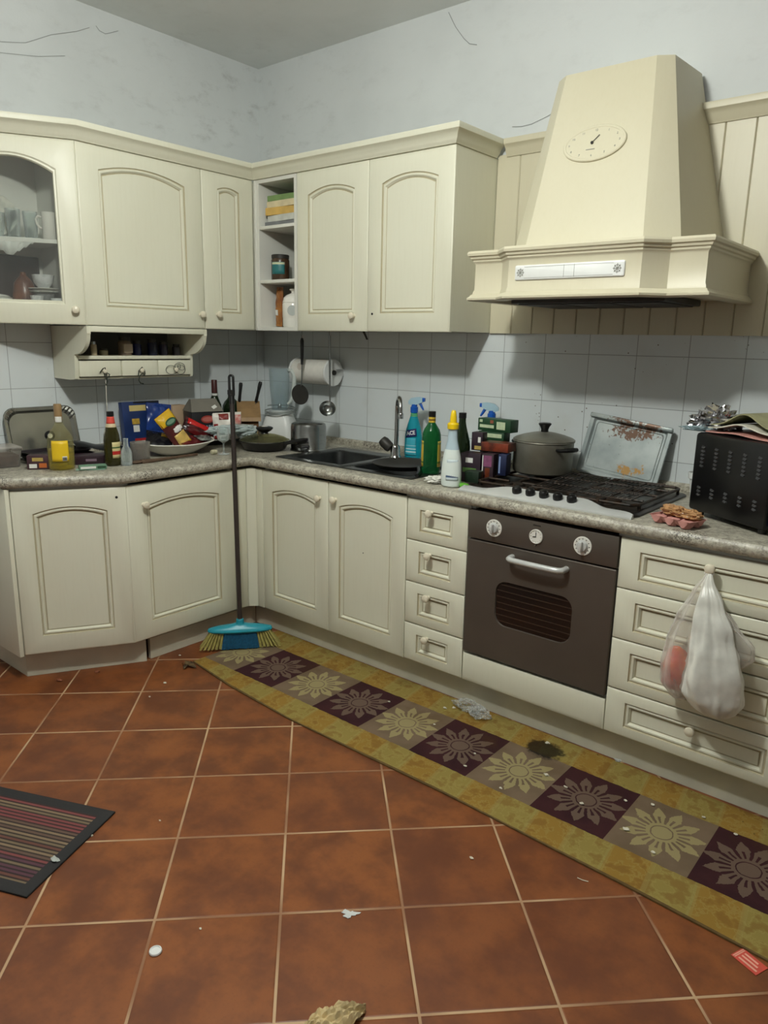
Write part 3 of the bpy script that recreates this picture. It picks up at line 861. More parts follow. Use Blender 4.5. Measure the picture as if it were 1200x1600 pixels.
# loose wire rack on the hob
mb = MB(); zg = W + .044
RKM = T(2.315, -.345, zg) @ RZ(3)
mb.M = RKM
mb.tube([(-.185, -.215, 0), (.185, -.215, 0), (.185, .17, 0), (-.185, .17, 0)], .0028, 6, closed=True)
for k in range(22): x = -.17 + .34 * k / 21; mb.tube([(x, -.215, .0), (x, .17, .0)], .0014, 5)
for y in (-.09, .05): mb.tube([(-.185, y, -.002), (.185, y, -.002)], .002, 5)
single('wire_rack', mb, IRON, 'greasy wire oven rack lying over the right side of the hob', 'rack')

# big pot
PX, PY, PZ = 1.995, -.215, W + .037
t = thing('cooking_pot', 'large tarnished metal cooking pot with lid on the back left burner', 'pot', (PX, PY, PZ))
mb = MB(T(PX, PY, PZ)); mb.lathe([(0, 0), (.112, 0), (.120, .006), (.122, .02), (.123, .128), (.127, .131), (.126, .134), (.119, .132), (.118, .01), (0, .006)], 48)
part('pot_body', mb, DKSTEEL, t)
mb = MB(T(PX, PY, PZ + .132)); mb.lathe([(0, .002), (.126, .002), (.127, .006), (.118, .012), (.09, .022), (.05, .032), (.025, .036), (0, .037)], 48)
lid = part('lid', mb, DKSTEEL, t)
mb = MB(T(PX, PY, PZ + .166)); mb.lathe([(0, 0), (.016, 0), (.015, .012), (.019, .022), (.026, .032), (.027, .036), (.022, .039), (0, .036)], 24)
part('lid_knob', mb, BLACK, lid)
for sgn, nm in ((1, 0), (-1, 0)):
    mb = MB()
    a0 = math.radians(-20 if sgn > 0 else 160)
    c = Vector((PX + .118 * math.cos(a0), PY + .118 * math.sin(a0), PZ + .108)); d = Vector((math.cos(a0), math.sin(a0), 0)); n_ = Vector((-d.y, d.x, 0))
    mb.tube([c + n_ * .036, c + n_ * .038 + d * .022, c + n_ * .026 + d * .044 + Vector((0, 0, .004)), c + d * .048 + Vector((0, 0, .005)), c - n_ * .026 + d * .044 + Vector((0, 0, .004)), c - n_ * .038 + d * .022, c - n_ * .036], [.006, .007, .009, .010, .009, .007, .006], 10)
    part('handle', mb, BLACK, t)

# greasy baking tray leaning on the tiles
def mk_tray():
    m, nt, bs = mat_new('greasy_grey_baking_tray')
    v, x, y, z = coords(nt)
    a = noise(nt, v, 26, 5, .75); b = noise(nt, v, 70, 3, .6); c_ = noise(nt, v, 12, 3)
    top = z.step(1.05, 1.10); topx = (x - 2.31).abs().step(.16, .05)
    bot = (z - .955).abs().step(.045, .0) * (x - 2.31).abs().step(.09, .02)
    r1 = ((a - .5) * 4.2 + (b - .5) * 2.2 + top * topx * 1.0 - .62).step(0, .45) * (top * topx).step(0, .3)
    r2 = ((a - .5) * 4.0 + (b - .5) * 2.0 + bot * 1.1 - .55).step(0, .45) * bot.step(0, .3)
    r3 = b.step(.66, .72) * c_.step(.4, .6)
    col = mix(nt, noise(nt, v, 8, 4).step(.3, .7), rgb(176, 184, 182), rgb(140, 150, 150))
    col = mix(nt, r3 * .9, col, rgb(84, 76, 64))
    col = mix(nt, r1 * .9, col, rgb(96, 58, 26))
    col = mix(nt, r2 * .85, col, rgb(176, 128, 42))
    nt.links.new(col, bs.inputs['Base Color']); bs.inputs['Roughness'].default_value = .4; bs.inputs['Metallic'].default_value = .35
    return m
MT = T(2.262, -.0990, .9120) @ RY(6.5) @ RX(-14)
mb = MB(MT)
w2, h2 = .172, .252
LR = lambda i, y: rrect(-w2 + i, w2 - i, i, h2 - i, .012, y)
mb.loft([LR(0, .004), LR(0, -.001), LR(.002, -.003), LR(.016, -.003), LR(.020, .002), LR(.024, .006)], False)
L = LR(.024, .006); mb.add(L, [list(range(len(L)))])
mb.box(-w2 - .001, w2 + .001, -.018, -.002, h2 - .018, h2 - .0005, .004)
mb.loft([LR(.03, .0055), LR(.032, .004), LR(.034, .0055)], False)
single('baking_tray', mb, mk_tray(), 'greasy grey metal baking tray with brown burnt stains leaning on the tiles', 'baking tray')

# ------------------------------------------------------------------ toaster oven and what lies on it
KO = T(2.655, -.405, W) @ RZ(-31.5)
t = thing('toaster_oven', 'black countertop oven seen from its louvred side', 'oven', (2.655, -.405, W), (0, 0, math.radians(-31.5)), local=True)
tw, td, th_ = .328, .40, .265
mb = MB()
mb.box(0, tw, .0, td, .016, .016 + th_, .012)
part('casing', mb, BLACK, t)
for fx in (.03, tw - .03):
    for fy in (.03, td - .03): part('foot', MB().lathe([(0, 0), (.012, 0), (.014, .018), (0, .018)], 12, (fx, fy, 0)), BLACK, t)
def slat(mb, x, z):
    mb.M = T(x, -.0005, z) @ RY(14)
    mb.loft([[(-.008, 0, -.003), (.008, 0, -.003), (.008, 0, .003), (-.008, 0, .003)], [(-.006, -.0045, -.0035), (.006, -.0045, -.0035), (.006, -.0035, -.001), (-.006, -.0035, -.001)]], True)
LOUV = pm('louvre_edges', rgb(70, 70, 72), .25, .4, var=.2)
for zz_, nr in ((.235, 6), (.100, 3)):
    for c in range(5):
        mb = MB()
        for r in range(nr): slat(mb, .045 + c * .060, zz_ - r * .0125)
        part('louvre_column', mb, LOUV, t)
# glass front to the right
mb = MB(); mb.box(tw, tw + .012, .012, td - .012, .03, th_ + .005, .004)
part('front_door', mb, pm('dark_blue_glass', rgb(16, 22, 42), .08, 0, var=.3), t)
mb = MB(); mb.tube([(tw + .012, .06, .23), (tw + .035, .06, .235), (tw + .035, .30, .235), (tw + .012, .30, .23)], .006, 8)
part('handle', mb, STEEL, t)
zt_ = W + .016 + th_
def crumple(mb, c, r, sq, n=3, seed=1, amp=.35, rings=26, seg=36):
    rnd = random.Random(seed)
    from mathutils import noise as mn
    loops = []
    for a in range(rings + 1):
        th = PI * a / rings; L = []
        for i in range(seg):
            ph = 2 * PI * i / seg
            d = Vector((math.sin(th) * math.cos(ph), math.sin(th) * math.sin(ph), -math.cos(th)))
            q = d * n + Vector((seed * 7.1, seed * 3.3, 0))
            k = 1 + amp * (mn.noise(q) + .6 * mn.noise(q * 2.1) + .4 * mn.noise(q * 4.3))
            L.append((c[0] + d.x * r[0] * k, c[1] + d.y * r[1] * k, max(c[2] + d.z * r[2] * k, sq)))
        loops.append(L)
    return mb.loft(loops, True)
mb = MB(); crumple(mb, (2.700, -.330, zt_ + .036), (.060, .055, .046), zt_ + .001, 3.2, 3, .55)
crumple(mb, (2.655, -.325, zt_ + .022), (.048, .045, .034), zt_ + .001, 3.5, 5, .6)
crumple(mb, (2.735, -.345, zt_ + .018), (.04, .05, .022), zt_ + .001, 3.5, 9, .5)
single('foil_ball', mb, FOIL, 'crumpled silver foil heaped on top of the black countertop oven', 'foil', ang=18)
mb = MB(); crumple(mb, (2.655, -.375, zt_ + .008), (.055, .025, .009), zt_ + .0005, 3, 12, .4)
single('plastic_film', mb, clear('grey_blue_film', (.7, .8, .82, 1), .45, .2, white=rgb(150, 170, 175), wrinkle=.5), 'thin grey-blue plastic film under the foil on the countertop oven', 'film')
mb = MB(); crumple(mb, (2.748, -.345, zt_ + .042), (.020, .016, .010), zt_ + .001, 3, 4, .4)
single('red_wrapper', mb, flat('red_foil_wrapper', 190, 70, 50, .3), 'small crumpled red wrapper between the foil and the papers', 'wrapper')
def sheet(mb, M, w, d, waves, thick=.0012, nu=24, nv=16):
    mb.M = M
    fn = lambda dz: (lambda u, v: ((u - .5) * w, (v - .5) * d, waves(u, v) + dz))
    mb.grid(fn(thick), nu, nv); mb.grid(fn(0), nu, nv)
    f0, f1 = fn(0), fn(thick)
    for edge in ([(i / nu, 0) for i in range(nu + 1)], [(i / nu, 1) for i in range(nu + 1)], [(0, i / nv) for i in range(nv + 1)], [(1, i / nv) for i in range(nv + 1)]):
        vs = [f0(*e) for e in edge] + [f1(*e) for e in edge]; n = len(edge)
        mb.add(vs, [[i, i + 1, n + i + 1, n + i] for i in range(n - 1)])
    return mb
QM = T(2.885, -.37, zt_ + .001) @ RZ(-31)
MAGC = [('pink_magazine_paper', 205, 150, 140), ('white_magazine_paper', 215, 212, 196), ('olive_magazine_paper', 150, 148, 112)]
labs = ['pink magazine at the bottom of the pile on the black oven', 'white magazine in the middle of the pile on the black oven', 'olive green wavy magazine at the top of the pile on the black oven']
for k in range(3):
    mb = MB(); z0 = .002 + k * .011
    wv = lambda u, v, k=k, z0=z0: z0 + .004 * k * (u * .3) + (.012 + .016 * k) * math.exp(-((u - .42) / .22) ** 2) * (.5 + .25 * k) + (0.004 if k else 0)
    sheet(mb, QM @ T(.005 * k, 0, 0) @ RZ(4 * k), .30 - .01 * k, .27, wv, .004)
    nm, r, g, b = MAGC[k]
    single('magazine', mb, flat(nm, r, g, b, .45, .3, scale=18), labs[k], 'magazine', 'magazines on the countertop oven')

# white cup behind the black oven
mb = MB(T(2.602, -.125, W + .0005)); mb.lathe([(0, 0), (.022, 0), (.026, .004), (.034, .075), (.040, .078), (.041, .10), (.038, .10), (.036, .08), (.03, .075), (.022, .006), (0, .006)], 28)
single('plastic_cup', mb, WHITEP, 'white cup between the hob and the black countertop oven', 'cup')

# egg carton with wrappers
t = thing('egg_carton', 'pink egg carton base with wrappers on the worktop edge', 'egg carton', (2.68, -.60, W))
EM = T(2.690, -.605, W + .001) @ RZ(-17)
mb = MB(EM)
def eggfn(u, v):
    x = (u - .5) * .15; y = (v - .5) * .095
    z = .014 + .011 * math.cos(2 * PI * u * 3 + PI) * -1 * math.cos(2 * PI * v * 2 + PI) * -1
    q = max(abs(u - .5), abs(v - .5))
    return (x, y, .026 if q > .47 else z)
mb.grid(eggfn, 48, 32)
for i in range(3):
    for j in range(2): mb.lathe([(0, 0), (.014, 0), (.021, .020), (.021, .022), (0, .022)], 14, ((i - 1) * .049, (j - .5) * .045, 0))
part('carton_tray', mb, flat('pink_pulp_card', 206, 146, 138, .8, .15, scale=30), t)
mb = MB(EM); crumple(mb, (-.022, .012, .038), (.042, .028, .018), .0265, 1.9, 21, .45); crumple(mb, (.038, .016, .036), (.034, .026, .015), .0265, 1.9, 25, .45)
single('biscuit_wrapper', mb, clear('golden_wrapper', (.85, .6, .3, 1), .55, .15, white=rgb(196, 150, 104), wrinkle=.6, wscale=60), 'crumpled shiny golden wrapper lying on the pink egg carton', 'wrapper', ang=20)

# ------------------------------------------------------------------ bottles by the sink
def bottle(name, label, cat, x, y, prof, mat, z=W + .001, seg=32, caps=(), labels=(), group=None, sx=1, sy=1, rot=0, liquid=None):
    """prof: outline radii and heights; caps: (name, profile, material); labels: (z0, z1, r, a0, a1, material, name)"""
    t = thing(name, label, cat, (x, y, z), (0, 0, math.radians(rot)), group, local=True)
    part('bottle_body', MB().lathe(prof, seg, sx=sx, sy=sy), mat, t)
    if liquid:
        part('liquid', MB().lathe(liquid[0], seg, sx=sx, sy=sy), liquid[1], t)
    for nm, pr, m in caps: part(nm, MB().lathe(pr, 24), m, t)
    for z0, z1, r, a0, a1, m, nm in labels:
        mb = MB(); n = 14
        f = r if callable(r) else (lambda zz: r)
        nz = 6
        def fn(u, v, a0=a0, a1=a1, z0=z0, z1=z1, f=f):
            a = math.radians(a0 + (a1 - a0) * u); zz = z0 + (z1 - z0) * v; return (f(zz) * sx * math.cos(a), f(zz) * sy * math.sin(a), zz)
        mb.grid(fn, n, nz)
        lp = part(nm, mb, m, t, solid=.0006)
    return t
CAMD = -42  # bearing of the camera from the sink, for turning labels into the room
def around(x, y): return math.degrees(math.atan2(-2.98 - y, 3.44 - x))
GREENG = clear('green_bottle_glass', (.10, .42, .16, 1), .35, .06, white=(.015, .15, .05, 1))
DKGREENG = clear('dark_olive_glass', (.05, .09, .03, 1), .6, .07, white=(.015, .03, .012, 1))
BROWNG = clear('brown_green_beer_glass', (.16, .14, .04, 1), .55, .06, white=(.05, .045, .012, 1))
TEALP = pm('teal_cleaner_plastic', rgb(20, 150, 168), .25, var=.15)
BLUEP = pm('blue_trigger_plastic', rgb(24, 92, 190), .3, var=.15)
PALEP = pm('translucent_white_trigger', rgb(170, 200, 215), .3, var=.1)
YELP = pm('yellow_cap_plastic', rgb(240, 205, 20), .3, var=.1)
def mk_label(name, base, bands, kind='obj', rough=.45):
    """bands: list of (z0, z1, colour) in object height"""
    m, nt, bs = mat_new(name)
    v, x, y, z = coords(nt, kind)
    c = None
    n = noise(nt, v, 60, 2)
    col = mix(nt, n * .25, base, tuple(q * .8 for q in base[:3]) + (1,))
    for z0, z1, cc in bands:
        f = z.gt(z0) * z.lt(z1)
        col = mix(nt, f, col, cc)
    nt.links.new(col, bs.inputs['Base Color']); bs.inputs['Roughness'].default_value = rough
    return m
def spray(x, y, rot, lab, face, tilt=0):
    t = thing('spray_bottle', lab, 'spray bottle', (x, y, W + .001), (0, 0, math.radians(rot)), local=True)
    mb = MB()
    S = lambda rx, ry, z: [(rx * math.cos(2 * PI * i / 28), ry * math.sin(2 * PI * i / 28), z) for i in range(28)]
    mb.loft([S(.030, .022, 0), S(.044, .028, .004), S(.046, .029, .03), S(.045, .028, .10), S(.040, .026, .135), S(.030, .023, .17), S(.019, .018, .20), S(.0155, .0155, .215), S(.0155, .0155, .228)], True)
    part('bottle_body', mb, TEALP, t)
    mb = MB(); mb.lathe([(0, .222), (.019, .222), (.019, .248), (.015, .25), (.014, .262), (0, .262)], 20); part('collar', mb, BLUEP, t)
    mb = MB(); mb.lathe([(.0158, .205), (.0185, .205), (.0185, .2085), (.0158, .2085)], 20); mb.lathe([(.0158, .213), (.0175, .213), (.0175, .2165), (.0158, .2165)], 20)
    part('neck_ring', mb, flat('lime_ring', 120, 190, 60), t)
    mb = MB(); mb.loft([[(-.030, -.008, .262), (-.030, .008, .262), (-.030, .008, .276), (-.030, -.008, .276)], [(-.012, -.012, .256), (-.012, .012, .256), (-.012, .012, .292), (-.012, -.012, .292)], [(.02, -.011, .262), (.02, .011, .262), (.02, .011, .298), (.02, -.011, .298)], [(.045, -.009, .274), (.045, .009, .274), (.045, .009, .296), (.045, -.009, .296)]], True)
    part('trigger_head', mb, PALEP, t)
    mb = MB(); mb.box(.044, .056, -.008, .008, .276, .294, .003)
    part('nozzle', mb, BLUEP, t)
    mb = MB(); mb.tube([(.026, 0, .272), (.034, 0, .262), (.042, 0, .248), (.050, 0, .236)], [.007, .007, .006, .004], 8)
    part('trigger', mb, BLUEP, t)
    return t
sx_, sy_ = 1.243, -.125
# the side of the bottle facing the room shows the label
t = spray(sx_, sy_, 12, 'teal spray bottle with a large ACE label beside the tap', 1)
def front_patch(t, w, z0, z1, mat, name, yoff=-.0305, bow=.004, tilt=0):
    mb = MB()
    fn = lambda u, v: ((u - .5) * w * (1 - .15 * v), yoff + bow * (2 * u - 1) ** 2 + .5 * max(0, v - .6) ** 2 * .02, z0 + (z1 - z0) * v + tilt * (u - .5))
    mb.grid(fn, 10, 8)
    return part(name, mb, mat, t, solid=.0006)
lb = front_patch(t, .058, .015, .10, mk_label('pale_teal_label', rgb(60, 170, 190), [(.03, .035, rgb(220, 235, 235)), (.045, .049, rgb(220, 235, 235)), (.062, .064, rgb(200, 225, 230))]), 'lower_label')
lb = front_patch(t, .060, .105, .142, flat('navy_label', 24, 34, 96), 'name_label', yoff=-.0302, tilt=.012)
text_part('lettering', 'ACE', .026, T(0, -.0318, .124) @ RY(-10) @ UPR, flat('white_print', 235, 238, 240), t, bold=.0008, sx=.95)
spray(1.675, -.115, 205, 'teal spray bottle standing behind the stack of green tea boxes', -1)

bz = [(0, 0), (.034, 0), (.040, .006), (.041, .02), (.041, .155), (.040, .172), (.034, .192), (.022, .210), (.015, .222), (.0138, .235), (.0138, .262), (.0125, .262), (0, .262)]
a = around(1.575, -.43)
YLAB = mk_label('yellow_bottle_label', rgb(196, 168, 64), [(.05, .058, rgb(90, 110, 40)), (.13, .14, rgb(120, 120, 50))])
bottle('oil_bottle', 'green glass bottle with yellow labels beside the white soap bottle', 'bottle', 1.575, -.43, bz, GREENG,
       caps=[('screw_cap', [(0, .246), (.0155, .246), (.0155, .268), (.014, .270), (0, .270)], BLACK), ('neck_label', [(.0142, .205 + .018), (.0152, .223), (.0152, .246), (.0142, .246)], mk_label('yellow_neck_band', rgb(210, 180, 60), [(.230, .238, rgb(120, 90, 30))]))],
       labels=[(.035, .145, .0416, a - 118, a - 52, YLAB, 'side_label'), (.035, .145, .0416, a + 42, a + 110, YLAB, 'side_label')])
sp = [(0, 0), (.034, 0), (.040, .004), (.0425, .012), (.043, .05), (.041, .09), (.036, .125), (.028, .155), (.021, .185), (.019, .215), (.019, .232), (0, .232)]
SOAPM = mk_label('milky_soap_plastic', rgb(222, 232, 228), [(.148, .3, rgb(176, 196, 206))], rough=.3)
a = around(1.80, -.60)
t = bottle('soap_bottle', 'white dish soap bottle with a yellow squeeze cap at the worktop edge', 'bottle', 1.80, -.598, sp, SOAPM, sy=.8, sx=1.0, rot=0,
       caps=[('cap_base', [(0, .228), (.0225, .228), (.023, .246), (.019, .252), (0, .252)], YELP), ('squeeze_nozzle', [(0, .25), (.014, .25), (.0125, .275), (.009, .296), (.006, .30), (0, .30)], YELP)])
mb = MB()
sf = lambda u, v: ((.0425 * math.sqrt(max(0, 1 - 0)) * math.cos(math.radians(a - 38 + 76 * u))) * (1.02 - .12 * v), (.0425 * .8 * math.sin(math.radians(a - 38 + 76 * u))) * (1.03 - .12 * v), .028 + .082 * v)
mb.grid(sf, 12, 10)
lb = part('back_label', mb, mk_label('pale_soap_label', rgb(196, 210, 214), [(.040, .048, rgb(70, 90, 120)), (.085, .088, rgb(40, 60, 110)), (.07, .0715, rgb(160, 178, 190)), (.06, .0615, rgb(160, 178, 190))]), t, solid=.0006)
wz_ = [(0, 0), (.034, 0), (.037, .008), (.037, .13), (.034, .155), (.026, .185), (.018, .215), (.0145, .235), (.0145, .262), (0, .262)]
bottle('wine_bottle', 'dark olive glass bottle half hidden behind the white soap bottle', 'bottle', 1.71, -.40, wz_, DKGREENG,
       caps=[('screw_cap', [(0, .250), (.016, .250), (.016, .272), (0, .273)], BLACK)])

# crumpled paper, sponge
mb = MB(); crumple(mb, (1.715, -.585, W + .012), (.045, .03, .014), W + .001, 3, 31, .6)
single('crumpled_napkin', mb, PAPER, 'crumpled white napkin beside the green glass bottle', 'napkin', ang=25)
mb = MB(T(1.850, -.585, W + .001) @ RZ(-20)); mb.box(-.022, .022, -.014, .014, 0, .016, .004)
single('sponge', mb, flat('green_sponge', 110, 190, 60, .9, .2, scale=80, bmp=.5), 'small bright green sponge at the left end of the hob', 'sponge')

# tea and food boxes between the bottles and the pot
def carton(name, label, cat, M, w, d, h, mat, group=None, bands=()):
    t = thing(name, label, cat, M.to_translation(), M.to_euler(), group, local=True)
    part('box_body', MB().box(-w / 2, w / 2, -d / 2, d / 2, 0, h, .0015), mat, t)
    for nm, fx0, fx1, fz0, fz1, m, lab in bands:
        part(nm, MB().box(-w / 2 + fx0 * w, -w / 2 + fx1 * w, -d / 2 - .0006, -d / 2 + .0002, h * fz0, h * fz1), m, t, label=lab)
    return t
GRN = flat('dark_green_carton', 34, 74, 46, .45, .3, scale=20); PALEG = flat('pale_green_print', 198, 212, 176, .5, .15, scale=60)
PURP = flat('dark_purple_carton', 46, 30, 42, .45, .3, scale=22); PINKP = flat('pink_print', 140, 80, 116, .5, .3, scale=50)
NAVY = flat('navy_carton', 26, 36, 72, .45, .3); OCH = flat('ochre_print', 190, 165, 90, .5, .2, scale=50); ORG = flat('orange_brown_packet', 116, 52, 26, .4, .5, scale=24)
VIO = flat('violet_brown_carton', 58, 42, 50, .45, .3, scale=16); WHT = flat('white_print_patch', 226, 226, 220); REDP = flat('red_print', 176, 36, 34, .4, .2, scale=40)
BX = T(1.80, -.31, W + .001)
carton('tea_box', 'violet-brown tea carton at the bottom of the box stack', 'box', T(1.800, -.435, W + .001) @ RZ(8), .088, .075, .118, PURP,
       'cartons stacked between bottles and pot', [('white_mark', .25, .62, .68, .85, WHT, 'white oval mark'), ('green_print', .12, .8, .34, .5, flat('green_leaf_print', 92, 132, 66), None)])
carton('tea_box', 'pink-printed upright carton beside the violet-brown one', 'box', T(1.872, -.425, W + .011) @ RZ(12), .048, .07, .112, VIO,
       'cartons stacked between bottles and pot', [('pink_print', .15, .85, .55, .95, PINKP, 'pink print'), ('pale_stripe', .02, .1, .05, .95, WHT, None), ('brown_print', .3, .7, .1, .5, ORG, None)])
carton('tea_box', 'navy blue upright carton next to the big pot', 'box', T(1.925, -.405, W + .040) @ RZ(12), .034, .06, .085, NAVY,
       'cartons stacked between bottles and pot', [('pale_stripe', .1, .3, .1, .9, flat('pale_blue_print', 130, 150, 190), None)])
carton('tea_box', 'small dark green carton in front of the violet-brown one', 'box', T(1.848, -.505, W + .012) @ RZ(8), .060, .05, .045, flat('blackish_green_carton', 30, 48, 34, .4, .3), 'cartons stacked between bottles and pot')
carton('food_packet', 'dark packet with orange print lying across the cartons', 'packet', T(1.875, -.375, W + .129) @ RZ(6), .12, .08, .035, pm('dark_orange_packet', rgb(44, 26, 22), .35, var=.3, scale=20, col2=rgb(130, 54, 30)))
carton('tea_box', 'slim dark purple carton standing upright on the stack', 'box', T(1.775, -.365, W + .1205) @ RZ(6), .050, .045, .075, PURP,
       'cartons stacked between bottles and pot', [('gold_patch', .3, .95, .06, .26, OCH, 'gold patch'), ('white_print', .6, .85, .45, .75, WHT, None)])
carton('tea_box', 'green tea carton with pale panels, lower of the two green ones', 'box', T(1.788, -.27, W + .150) @ RZ(4), .120, .06, .042, GRN,
       'green tea cartons', [('pale_panel', .36, .92, .45, .85, PALEG, None), ('pale_panel', .02, .26, .15, .85, PALEG, None)])
carton('tea_box', 'green tea carton with pale panels, topmost of the stack', 'box', T(1.798, -.26, W + .1935) @ RZ(-3), .165, .06, .052, GRN,
       'green tea cartons', [('pale_panel', .06, .50, .25, .5, PALEG, None), ('pale_panel', .58, .84, .2, .82, PALEG, None), ('small_print', .05, .14, .68, .9, PALEG, None), ('red_print', .38, .48, .64, .9, flat('dull_red_print', 150, 84, 64), None)])
carton('tea_box', 'plain dark carton under the green tea cartons at the back', 'box', T(1.790, -.26, W + .001) @ RZ(0), .10, .08, .147, flat('plain_brown_carton', 40, 32, 28, .5, .3), 'cartons stacked between bottles and pot')  # dark brown card with mild mottling

# ------------------------------------------------------------------ things on the worktop, left run
def frame(x, y, z, rot=0, rx=0, ry=0): return T(x, y, z) @ RZ(rot) @ RX(rx) @ RY(ry)
# foil serving tray leaning on the left wall
FM = T(.075, -1.382, W + .002) @ RZ(90) @ RX(-13)
mb = MB(FM)
w2, h2 = .168, .235
NL = lambda i, y: rrect(-w2 + i, w2 - i, i, h2 - i, .05, y, 9)
def fl(i, y, amp):
    L = NL(i, y); return [(p[0], p[1] + amp * (1 if k % 2 else -1), p[2]) for k, p in enumerate(L)]
mb.loft([fl(0, -.006, 0), fl(.004, -.009, .002), fl(.016, -.008, .0025), fl(.022, .0, .002), fl(.026, .004, 0)], False)
L = NL(.026, .004); mb.add(L, [list(range(len(L)))])
single('foil_tray', mb, pm('silver_tray_card', rgb(176, 176, 168), .25, .9, var=.25, scale=9), 'rectangular silver foil tray with fluted rim leaning on the left wall', 'tray', solid=.001, ang=20)
# clear food container
t = thing('food_container', 'clear plastic food container with brown contents at far left', 'container', (.17, -1.615, W), (0, 0, math.radians(-8)), local=True)
mb = MB(); mb.loft([rr(-.065, .065, -.045, .045, .015, .001), rr(-.075, .075, -.055, .055, .018, .075), rr(-.079, .079, -.059, .059, .02, .077), rr(-.079, .079, -.059, .059, .02, .084), rr(-.07, .07, -.05, .05, .02, .088)], True)
part('tub', mb, clear('cloudy_plastic', (.8, .78, .74, 1), .22, .2, white=(.45, .42, .38, 1)), t)
mb = MB(); mb.loft([rr(-.060, .060, -.040, .040, .012, .006), rr(-.066, .066, -.046, .046, .015, .05)], True)
part('contents', mb, pm('brown_leftovers', rgb(96, 70, 56), .7, var=.5, scale=40), t)
# dark stacked trays
DP = flat('dark_aubergine_plastic', 38, 32, 38, .35, .3)
labs = ['lowest dark plastic tray of the pile behind the yellow bottle', 'second dark plastic tray of the pile behind the yellow bottle', 'topmost dark plastic tray of the pile behind the yellow bottle']
for k in range(3):
    mb = MB(frame(.20 + .004 * k, -1.39 - .01 * k, W + .001 + .018 * k, 92 + 3 * k))
    mb.loft([rr(-.12, .12, -.07, .07, .012, 0), rr(-.135, .135, -.085, .085, .014, .016), rr(-.140, .140, -.09, .09, .015, .0175), rr(-.132, .132, -.082, .082, .012, .0165), rr(-.12, .12, -.07, .07, .01, .004)], True)
    single('plastic_tray', mb, DP, labs[k], 'tray', 'dark plastic trays')
mb = MB(frame(.14, -1.20, W + .032, 90, 0, 0)); sheet(mb, frame(.18, -1.20, W + .040, 84, 0, 10), .24, .15, lambda u, v: .02 * math.sin(PI * v) + .004 * math.sin(9 * u), .002)
single('bin_liner', mb, flat('black_film', 20, 20, 22, .3, .3), 'black plastic sheet slumped against the wall beside the beer bottle', 'plastic sheet')
# black lid knob propped up
t = thing('pan_lid', 'black pan lid knob with a white sticker standing behind the yellow bottle', 'lid', (.11, -1.395, W + .058), (0, 0, 0))
mb = MB(T(.145, -1.398, W + .112) @ RZ(70) @ RX(90)); mb.lathe([(0, 0), (.021, 0), (.022, .006), (.017, .012), (.012, .016), (.012, .02), (0, .02)], 20)
part('knob', mb, BLACK, t)
mb = MB(T(.145, -1.398, W + .112) @ RZ(70) @ RX(90)); mb.lathe([(0, .0195), (.011, .0195), (.010, .0215), (0, .0215)], 18)
part('sticker', mb, WHT, t)
mb = MB(T(.135, -1.405, W + .058)); mb.tube([(0, 0, 0), (.002, .004, .02), (.006, .008, .042)], .008, 8)
part('stem', mb, BLACK, t)
# small packages
carton('tea_box', 'brown tea carton with pale flowers left of the yellow bottle', 'box', frame(.335, -1.545, W + .001, 55), .085, .05, .058, flat('maroon_brown_carton', 70, 42, 50, .45, .4, scale=30), None,
       [('flower_print', .1, .45, .1, .4, WHT, 'white flowers'), ('gold_print', .25, .75, .6, .85, OCH, None), ('flower_print', .55, .9, .12, .45, flat('orange_print', 190, 100, 40), None)])
t = carton('chocolate_box', 'long dark purple box lying between the yellow bottle and the beer', 'box', frame(.345, -1.33, W + .001, 60), .165, .08, .040, flat('deep_purple_card', 44, 22, 34, .4, .2), None,
       [('pale_lettering_band', .45, .72, .35, .62, flat('mauve_print', 130, 110, 124), None)])
t = carton('medicine_box', 'small flat green and white packet lying in front of the yellow bottle', 'packet', frame(.500, -1.395, W + .0035, 68), .11, .045, .016, flat('mint_green_card', 112, 150, 124, .5, .3, scale=50), None,
       [('white_panel', .05, .6, .2, .8, WHT, None), ('dark_print', .66, .96, .2, .8, GRN, None)])
mb = MB(frame(.498, -1.40, W + .001, 60)); mb.box(-.06, .055, -.022, .024, 0, .0018)
single('leaflet', mb, flat('pale_green_paper', 150, 186, 170, .6), 'pale green leaflet under the small green packet', 'leaflet')
# limoncello bottle
lm = [(0, 0), (.046, 0), (.052, .006), (.053, .03), (.053, .105), (.050, .130), (.040, .155), (.026, .175), (.0165, .190), (.0145, .205), (.014, .262), (.0155, .264), (.0155, .272), (0, .272)]
LEMG = clear('pale_yellow_green_glass', (.98, .96, .84, 1), .06, .05, white=(.5, .48, .25, 1), spec=.5)
a = around(.404, -1.489)
t = bottle('liqueur_bottle', 'clear squat liqueur bottle of yellow spirit with a yellow label, left on the worktop', 'bottle', .404, -1.480, lm, LEMG,
       caps=[('foil_capsule', [(.0145, .205), (.0158, .206), (.0162, .268), (.014, .274), (0, .275)], flat('tan_capsule', 150, 122, 84, .4)), ],
       liquid=([(0, .006), (.048, .006), (.050, .03), (.050, .085), (0, .085)], clear('yellow_spirit', (.98, .90, .38, 1), .25, .1, white=(.62, .50, .04, 1), spec=.3)),
       labels=[(.038, .125, lambda z: .0538 - max(0, z - .105) * .13, a - 42, a + 34, mk_label('yellow_lemon_label', rgb(228, 190, 30), [(.025, .034, rgb(190, 185, 170))]), 'front_label'),
               (.198, .222, .0166, a - 50, a + 50, WHT, 'tax_strip')])
mb = MB(); sp_ = lambda u, v: (.0547 * math.cos(math.radians(a + 4 + 20 * u)), .0547 * math.sin(math.radians(a + 4 + 20 * u)), .040 + .020 * v)
mb.grid(sp_, 6, 2); part('barcode_patch', mb, flat('barcode_patch', 205, 205, 200), t, solid=.0005)
mb = MB()
